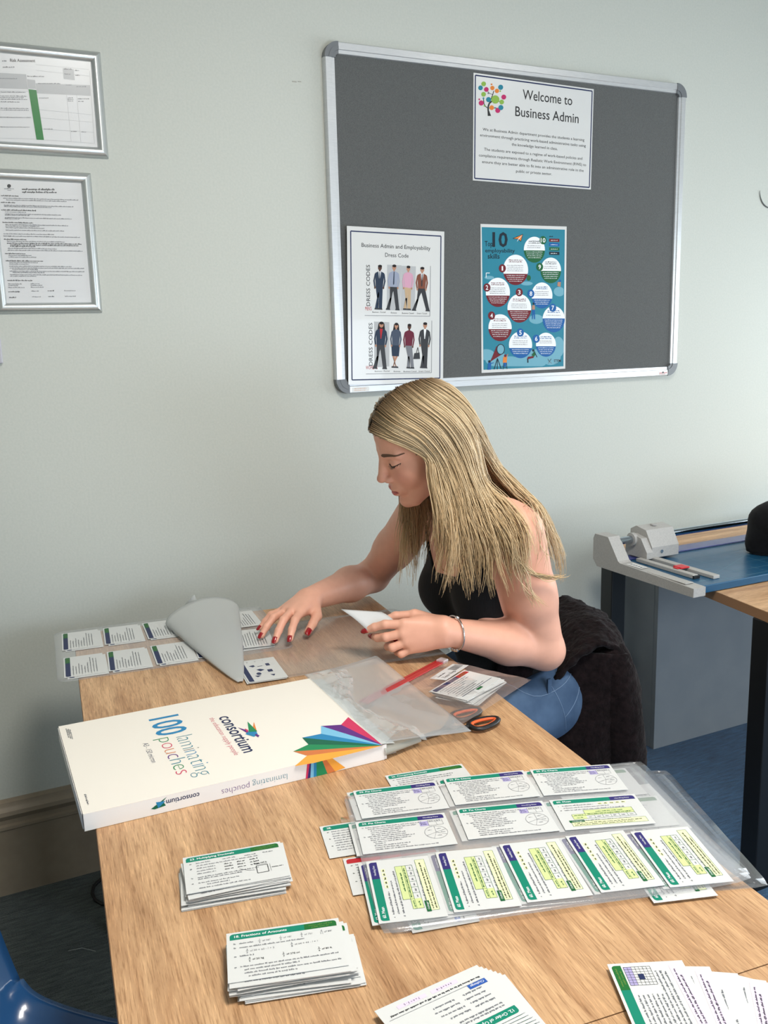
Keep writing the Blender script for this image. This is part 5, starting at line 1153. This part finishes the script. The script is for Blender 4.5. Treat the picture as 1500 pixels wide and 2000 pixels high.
# ---- nails
m_nail = mat('red_nail_varnish', (150,16,26), .18, coat=.5)
for tip, ax, rr, nn, nm, tt in nailsR+nailsL:
    up = nrm(nn-ax*np.dot(nn, ax)); 
    if nm == 'thumb': up = nrm(nrm(np.cross(ax, nn))*(-.75)+up*.66)
    sd = np.cross(ax, up); c = tip+up*rr*.55+ax*rr*.25
    q = MB(); q.grid(lambda u, v: tuple(c+ax*(v-.42)*rr*2.3+sd*math.sin((u-.5)*2.5)*rr*.86*math.sqrt(max(.05, 1-max(0, (v-.55)/.45)**2*.75))+up*(rr*.62*math.cos((u-.5)*2.5)-rr*.10*(v-.3)**2*4)), 8, 8)
    o = q.build('nail', m_nail, pe, smooth=True); md = o.modifiers.new('t','SOLIDIFY'); md.thickness = .0007
# ---- eyes: lowered lids, a sliver of eye and lashes; brows
m_eye = mat('eye', (70,62,56), .15); m_lash = mat('lash', (44,32,28), .7); m_brow = mat('eyebrow', (100,74,57), .8)
def on_face(l, u, off=.0004, x0=.13):
    """walk in from the front to the skin"""
    x = x0
    for _ in range(60):
        d = field(hp(x, l, u)[None], head)[0]-off
        if d < 1e-5: break
        x -= max(d*.7, 1e-5)
    return hp(x, l, u)
for sg in (1, -1):
    pts = [on_face(sg*(.0175+.0310*t_), -.0046-.0036*math.sin(math.pi*t_)+.0044*t_, .0006) for t_ in [i/12 for i in range(13)]]
    b = MB(); b.tube(pts, [.0005+.0013*math.sin(math.pi*min(1, .1+i/13)) for i in range(13)], 6)
    for i in range(1, 13):
        p = np.array(pts[i]); b.tube([p, p+HF*.0035-HU*.0022+HL*sg*.0008*(i/4-1), p+HF*.0060-HU*.0028+HL*sg*.0016*(i/4-1)], [.0004,.0003,.0001], 4)
    b.build('eyelashes', m_lash, pe, smooth=True)
    vs = []
    b = MB(); b.grid(lambda u, v: tuple(on_face(sg*(.0190+.0270*u), -.0046-.0034*math.sin(math.pi*u)+.0044*u-.0046*v*math.sin(math.pi*u), .0003)), 10, 3); b.build('eye', m_eye, pe, smooth=True)
    b = MB()
    def brow(u, v):
        w_ = .0042*(1-.72*u**1.5)*min(1, .4+u*5); return tuple(on_face(sg*(.0150+.0430*u), .0185+.0065*math.sin(math.pi*.62*u)-.0035*u+(v-.5)*w_*2, .0007))
    b.grid(brow, 16, 4); b.build('eyebrow', m_brow, pe, smooth=True)
# ---- bracelet and necklace
m_silver = mat('silver', (220,220,222), .2, metal=1.0)
ax = nrm(LW-LE); e1 = nrm(np.cross(ax, [0,0,1])); e2 = np.cross(e1, ax); c = LW-ax*.022
ring = [c+e1*math.cos(a)*.0355+e2*math.sin(a)*.0335+ax*.010*math.sin(a+.6) for a in [2*math.pi*i/40 for i in range(40)]]
b = MB(); b.tube(ring, .0018, 8, closed=True); br = b.build('bracelet', m_silver, pe, smooth=True)
for a, rr in ((1.75,.0050),(4.55,.0055),(4.75,.0060),(4.35,.0048)):
    p = c+e1*math.cos(a)*.0355+e2*math.sin(a)*.0335+ax*.010*math.sin(a+.6)
    bm = bmesh.new(); bmesh.ops.create_icosphere(bm, subdivisions=2, radius=rr); b = MB(); b.bm(bm, 0, Matrix.Translation(p)); b.build('charm', m_silver, br, smooth=True)
b = MB(); b.tube(drape_line([tp(.06+.03*math.sin(math.pi*t_), -.055+.11*t_, .035-.115*math.sin(math.pi*t_)) for t_ in [i/24 for i in range(25)]], torso+yoke+neck, .0012), .0007, 5); b.build('necklace', mat('gold',(212,170,110),.25,metal=1.0), pe, smooth=True)

# ---- hair: locks of strands from the parting, swept to the sides and falling
rng = np.random.default_rng(11)
def catmull(Pts, n):
    Pts = np.asarray(Pts, float); m = len(Pts); X = np.concatenate([[2*Pts[0]-Pts[1]], Pts, [2*Pts[-1]-Pts[-2]]]); t = np.linspace(0, m-1-1e-6, n); i = t.astype(int); u = (t-i)[:,None]
    p0, p1, p2, p3 = X[i], X[i+1], X[i+2], X[i+3]; return .5*(2*p1+(p2-p0)*u+(2*p0-5*p1+4*p2-p3)*u*u+(3*p1-p0-3*p2+p3)*u**3)
def lerp_guides(G, s):
    x = s*(len(G)-1); i = min(int(x), len(G)-2); u = x-i; return G[i]*(1-u)+G[i+1]*u
hw = lambda L: [hp(*p) for p in L]
A_ = np.array
# near side (her left): scalp part in head frame, falling part in the room
near = [hw([(.084,.006,.074),(.066,.052,.064),(.036,.073,.036),(.014,.082,.004)])+[A_(p) for p in ((.578,-.806,1.115),(.580,-.824,1.050),(.579,-.832,.998),(.573,-.830,.945),(.566,-.826,.893))],
        hw([(.060,.004,.101),(.048,.058,.084),(.018,.081,.046),(.002,.089,-.006)])+[A_(p) for p in ((.600,-.818,1.105),(.606,-.838,1.045),(.608,-.850,.988),(.602,-.850,.930),(.598,-.844,.872))],
        hw([(.030,.003,.119),(.020,.058,.098),(-.010,.085,.050),(-.022,.092,-.010)])+[A_(p) for p in ((.630,-.830,1.098),(.638,-.850,1.040),(.646,-.866,.982),(.648,-.868,.920),(.654,-.862,.858))],
        hw([(-.005,.003,.126),(-.018,.058,.100),(-.044,.084,.052),(-.056,.090,-.010)])+[A_(p) for p in ((.664,-.828,1.096),(.678,-.856,1.044),(.690,-.884,.988),(.694,-.890,.925),(.704,-.884,.866))],
        hw([(-.040,.003,.122),(-.054,.052,.098),(-.078,.072,.050),(-.088,.078,-.010)])+[A_(p) for p in ((.702,-.802,1.102),(.726,-.842,1.064),(.742,-.900,1.014),(.742,-.914,.950),(.744,-.908,.890))]]
back = [hw([(-.040,.003,.122),(-.056,.050,.100),(-.084,.064,.052),(-.096,.066,-.010)])+[A_(p) for p in ((.742,-.776,1.125),(.782,-.796,1.074),(.822,-.828,1.022),(.858,-.842,.940),(.868,-.838,.856))],
        hw([(-.060,.003,.113),(-.082,.040,.090),(-.104,.046,.040),(-.112,.044,-.010)])+[A_(p) for p in ((.756,-.744,1.125),(.800,-.756,1.072),(.846,-.780,1.012),(.884,-.800,.928),(.892,-.804,.840))],
        hw([(-.070,.000,.105),(-.096,.012,.080),(-.115,.008,.030),(-.118,.004,-.016)])+[A_(p) for p in ((.758,-.702,1.115),(.802,-.704,1.062),(.850,-.716,1.000),(.890,-.732,.918),(.900,-.742,.836))],
        hw([(-.060,-.003,.113),(-.084,-.040,.088),(-.104,-.048,.036),(-.110,-.046,-.020)])+[A_(p) for p in ((.738,-.655,1.100),(.780,-.646,1.055),(.822,-.640,.985),(.852,-.640,.905),(.864,-.642,.835))]]
farh = [hw([(.084,-.006,.074),(.066,-.052,.064),(.036,-.073,.036),(.014,-.082,.000)])+[A_(p) for p in ((.592,-.646,1.095),(.596,-.654,1.031),(.587,-.658,.975),(.580,-.660,.905),(.566,-.656,.822))],
        hw([(.045,-.004,.112),(.034,-.058,.094),(.004,-.082,.048),(-.012,-.090,-.006)])+[A_(p) for p in ((.612,-.636,1.095),(.622,-.652,1.030),(.618,-.660,.965),(.608,-.664,.895),(.592,-.662,.815))],
        hw([(.000,-.003,.126),(-.012,-.058,.100),(-.040,-.084,.052),(-.052,-.090,-.006)])+[A_(p) for p in ((.648,-.622,1.098),(.664,-.620,1.045),(.672,-.620,.985),(.668,-.618,.920),(.660,-.614,.860))],
        hw([(-.045,-.003,.120),(-.060,-.050,.094),(-.086,-.068,.046),(-.096,-.070,-.010)])+[A_(p) for p in ((.700,-.640,1.100),(.730,-.622,1.055),(.760,-.606,1.000),(.776,-.594,.940),(.780,-.588,.880))]]
near, back, farh = [[np.array(g) for g in G] for G in (near, back, farh)]
NS = 30
HV, HQ, HC_ = [], [], []
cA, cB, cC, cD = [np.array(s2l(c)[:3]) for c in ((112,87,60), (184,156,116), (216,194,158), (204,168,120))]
def strand(P, r, tone, gold):
    n = len(P); T = np.gradient(P, axis=0); T /= np.linalg.norm(T, axis=1)[:,None]+1e-9; ref = nrm([.3,.8,.2]); X = np.cross(T, ref); X /= np.linalg.norm(X, axis=1)[:,None]+1e-9; Y = np.cross(T, X)
    t = np.linspace(0, 1, n); rr = r*np.minimum(1, .55+t*3)*np.clip((1-t)*5, .12, 1)**.6
    o = sum(len(v) for v in HV)
    ring = np.stack([P+rr[:,None]*(X*math.cos(a)+Y*math.sin(a)) for a in (0, 2.094, 4.189)], 1).reshape(-1, 3); HV.append(ring)
    i = np.arange(n-1)*3; HQ.append(np.concatenate([np.stack([i+a, i+(a+1) % 3, i+3+(a+1) % 3, i+3+a], 1) for a in range(3)])+o)
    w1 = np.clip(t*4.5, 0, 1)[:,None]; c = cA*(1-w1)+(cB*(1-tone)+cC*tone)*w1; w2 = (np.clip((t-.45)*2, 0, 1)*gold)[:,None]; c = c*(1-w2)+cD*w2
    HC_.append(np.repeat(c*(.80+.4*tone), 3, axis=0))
def grow(G, n_locks, per, spread, layers=(0.0, .014), seed=0, len_var=.30, wave=.012):
    r_ = np.random.default_rng(seed)
    for k in range(n_locks):
        s = (k+r_.uniform(.1,.9))/n_locks; lay = r_.uniform(*layers)
        C = catmull(lerp_guides(G, s), NS); ctr = HO+HU*.02
        t = np.linspace(0, 1, NS); out = C-ctr; out /= np.linalg.norm(out, axis=1)[:,None]
        sc = np.clip((t-.12)*2.2, .35, 1)[:,None]
        C = C+out*lay*sc; ph = r_.uniform(0, 6.3, 2); fr = r_.uniform(7, 12)
        wv = np.stack([np.sin(fr*t+ph[0]), np.cos(fr*.8*t+ph[1]), 0*t], 1)*(wave*np.clip((t-.35)*1.8, 0, 1))[:,None]
        C = C+wv; tone0 = r_.uniform(0, 1); L0 = 1-r_.uniform(0, len_var)
        for j in range(per):
            off = r_.normal(0, 1, 3); off = off/np.linalg.norm(off)*r_.uniform(.2,1)**.6
            rad = spread*(.45+.75*np.clip(t*1.6, 0, 1)-.55*np.clip((t-.72)*3.2, 0, 1))
            P = C+off*rad[:,None]+r_.normal(0, .0007, (NS,3))*np.clip(t*2-.4, 0, 1)[:,None]+np.stack([np.sin(9*t+off[0]*5), np.cos(8*t+off[1]*5), 0*t], 1)*(.0022*np.clip((t-.4)*2, 0, 1))[:,None]
            m = max(8, int(NS*L0*(1-abs(r_.normal(0, .07)))))
            strand(P[:m], r_.uniform(.0005,.0011), np.clip(tone0*.7+r_.uniform(0,.4), 0, 1), r_.uniform(.1,.9))
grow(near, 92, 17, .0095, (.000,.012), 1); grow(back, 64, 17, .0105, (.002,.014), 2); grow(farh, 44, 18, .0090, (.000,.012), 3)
# short hairs lying back along the forehead edge
for sg in (1, -1):
    for k in range(130):
        s = rng.uniform(0, 1); a = A_([.086-.060*s**1.3, sg*(.004+.066*s**.8), .072-.052*s**1.4]); mid = A_([.040-.040*s, sg*(.058+.026*s), .066-.040*s]); e = A_([.008-.03*s, sg*.086, .020-.03*s])
        P = catmull([hp(*(a*1.0)), hp(*(.5*a+.5*mid+A_([0,sg*.010,.006]))), hp(*(mid+A_([0,sg*.004,.002]))), hp(*e)], 14)+rng.normal(0, .0022, 3)
        strand(P, rng.uniform(.0006,.0011), rng.uniform(0,.8), .2)
# loose wisps: one flicked back across the upper arm, a few hanging
for k in range(26):
    P = catmull([A_((.690,-.880,1.02))+rng.normal(0,.004,3), A_((.715,-.905,.962))+rng.normal(0,.003,3), A_((.735,-.912,.930))+rng.normal(0,.003,3), A_((.775,-.915,.910))+rng.normal(0,.003,3), A_((.812,-.915,.905))+rng.normal(0,.004,3), A_((.838,-.910,.908))+rng.normal(0,.006,3)], 26); strand(P[:rng.integers(16,26)], .0008, rng.uniform(.2,.9), .9)
for k in range(16):
    P = catmull([A_((.700,-.895,.98))+rng.normal(0,.008,3), A_((.724,-.915,.93))+rng.normal(0,.006,3), A_((.740,-.918,.885))+rng.normal(0,.006,3), A_((.768,-.918,.850))+rng.normal(0,.010,3)], 20); strand(P, .0006, rng.uniform(.3,1), .9)
for k in range(14):
    P = catmull([A_((.80,-.80,1.03))+rng.normal(0,.01,3), A_((.765,-.892,1.04))+rng.normal(0,.008,3), A_((.775,-.908,.98))+rng.normal(0,.008,3), A_((.79,-.908,.92))+rng.normal(0,.012,3)], 18); strand(P, .0005, rng.uniform(.5,1), .6)
hv, hq, hc = np.concatenate(HV), np.concatenate(HQ), np.concatenate(HC_)
m_hair = mat('blonde_hair', (190,160,110), .42, spec=.4)
N, L, b_ = nt(m_hair); a = N.new('ShaderNodeAttribute'); a.attribute_name = 'tone'; L.new(a.outputs['Color'], b_.inputs['Base Color'])
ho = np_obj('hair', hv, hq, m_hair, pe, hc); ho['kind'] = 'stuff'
# scalp hair under the strands
sv, sf, idx = [], [], {}
nu_, nv_ = 72, 48
for j in range(nv_+1):
    for i in range(nu_):
        th = 2*math.pi*i/nu_; ph = math.pi*(j/nv_); d = A_([math.cos(th)*math.sin(ph), math.sin(th)*math.sin(ph), math.cos(ph)])
        p = A_([-.010,0,.038])+d*A_([.1000,.0800,.0875]); idx[i,j] = len(sv); sv.append(p)
sv = np.array(sv)
def hairy(p): 
    x, y, z = p; y = abs(y)
    return z > .072-.30*max(0, .086-x)+ .0 if x > .055 else (z > .055-(.055-x)*1.9 if x > .0 else z > -.075)
for j in range(nv_):
    for i in range(nu_):
        f4 = (idx[i,j], idx[(i+1) % nu_, j], idx[(i+1) % nu_, j+1], idx[i,j+1])
        if all(hairy(sv[k]) for k in f4): sf.append(f4)
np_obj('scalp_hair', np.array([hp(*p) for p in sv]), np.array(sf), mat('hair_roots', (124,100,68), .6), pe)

# ---- the slip of card in her left hand
q = MB()
hq_, A2, T2, N2 = hand_frame(LW, (-.885,.46,-.05), (.02,.22,.97))
SQ = np.array([[.432,-.674,.833],[.504,-.720,.828],[.518,-.764,.812],[.462,-.737,.800]])
def slip(u, v):
    p = (SQ[0]*(1-u)+SQ[3]*u)*(1-v)+(SQ[1]*(1-u)+SQ[2]*u)*v; return tuple(p+np.array([0,0,.003*math.sin(3*u)]))
q.grid(slip, 8, 6); o = q.build('card_slip', m_paper, None, smooth=True); md = o.modifiers.new('t','SOLIDIFY'); md.thickness = .0004
tag(o, 'small white slip of card pinched in the left fingers', 'card')

# ------------------------------------------------------------------ her chair and the coat over it
m_gch = mat('grey_green_plastic', (112,124,124), .4)
shell_chair('stacking_chair', 'grey plastic chair under the seated person, coat over its back', (.925,-.668,0), R(163), m_gch, back_h=.262, half=.150)
m_coat = noise_mix(mat('dark_brown_fleece', (17,12,13), .95, spec=.06, sheen=.06), (30,22,23), nscale=70, detail=6, lo=.35, hi=.7, bump=.9, bdist=.006)
cd = Vector((math.cos(R(163)), math.sin(R(163)), 0)); cl_ = Vector((-cd.y, cd.x, 0)); cO = Vector((.925,-.668,0))
def coat(u, v):
    # u: far side -> near side of the back rest, v: inside edge -> over the top -> hem behind
    l = (-.095+.255*u)
    prof = [(.070,.37),(.062,.47),(.045,.58),(.005,.67),(-.055,.722),(-.105,.738),(-.140,.722),(-.162,.66),(-.176,.56),(-.190,.45),(-.205,.35)]
    f_ = v*(len(prof)-1); i = min(int(f_), len(prof)-2); t_ = f_-i; x = prof[i][0]*(1-t_)+prof[i+1][0]*t_; z = prof[i][1]*(1-t_)+prof[i+1][1]*t_
    fold = .018*math.sin(u*17+2*v)*max(0, v-.3)+.010*math.sin(u*31+1)*max(0, v-.4)
    z -= .03*max(0, u-.6)**1.2*3*(1 if v < .75 else .6); x -= fold+.02*math.sin(math.pi*u)
    l += .05*max(0, v-.45)*(u-.5)*2; l += .02*math.sin(6*v)*u
    return tuple(cO+cd*x+cl_*(l)+Vector((0,0,z)))
b = MB(); b.grid(coat, 60, 70); ct = thing('coat', 'dark brown fleecy coat draped over the grey chair back', 'coat', (0,0,0))
oo = b.build('coat_body', m_coat, ct, smooth=True); md = oo.modifiers.new('t','SOLIDIFY'); md.thickness = .014; md.offset = 1
def tx(nm, ob, sc, st):
    t_ = bpy.data.textures.new(nm, 'CLOUDS'); t_.noise_scale = sc; m_ = ob.modifiers.new('d','DISPLACE'); m_.texture = t_; m_.strength = st; m_.texture_coords = 'LOCAL'
ss = oo.modifiers.new('s','SUBSURF'); ss.levels = 1; ss.render_levels = 1
tx('fleece_lumps', oo, .03, .010); tx('fleece_fuzz', oo, .006, .004)
def side_panel(u, v):
    return tuple(cO+cd*(.135-.30*u-.02*math.sin(3*v)*u)+cl_*(.158+.008*math.sin(9*u+3*v)+.015*v)+Vector((0,0,.70-.03*abs(u-.5)-.36*v)))
b = MB(); b.grid(side_panel, 24, 30); s3 = b.build('coat_side', m_coat, ct, smooth=True); md = s3.modifiers.new('t','SOLIDIFY'); md.thickness = .012; tx('side_lumps', s3, .03, .010)
pts = [tuple(cO+cd*x+cl_*l+Vector((0,0,z))) for x, l, z in ((-.13,.120,.69),(-.150,.130,.62),(-.160,.136,.53),(-.168,.140,.45),(-.174,.144,.40),(-.178,.146,.36))]
b = MB(); b.tube([tuple(p) for p in catmull(pts, 26)], [.030+.022*math.sin(math.pi*(.15+.8*i/26)) for i in range(26)], 18); s2 = b.build('sleeve', m_coat, ct, smooth=True); tx('sleeve_lumps', s2, .03, .012)
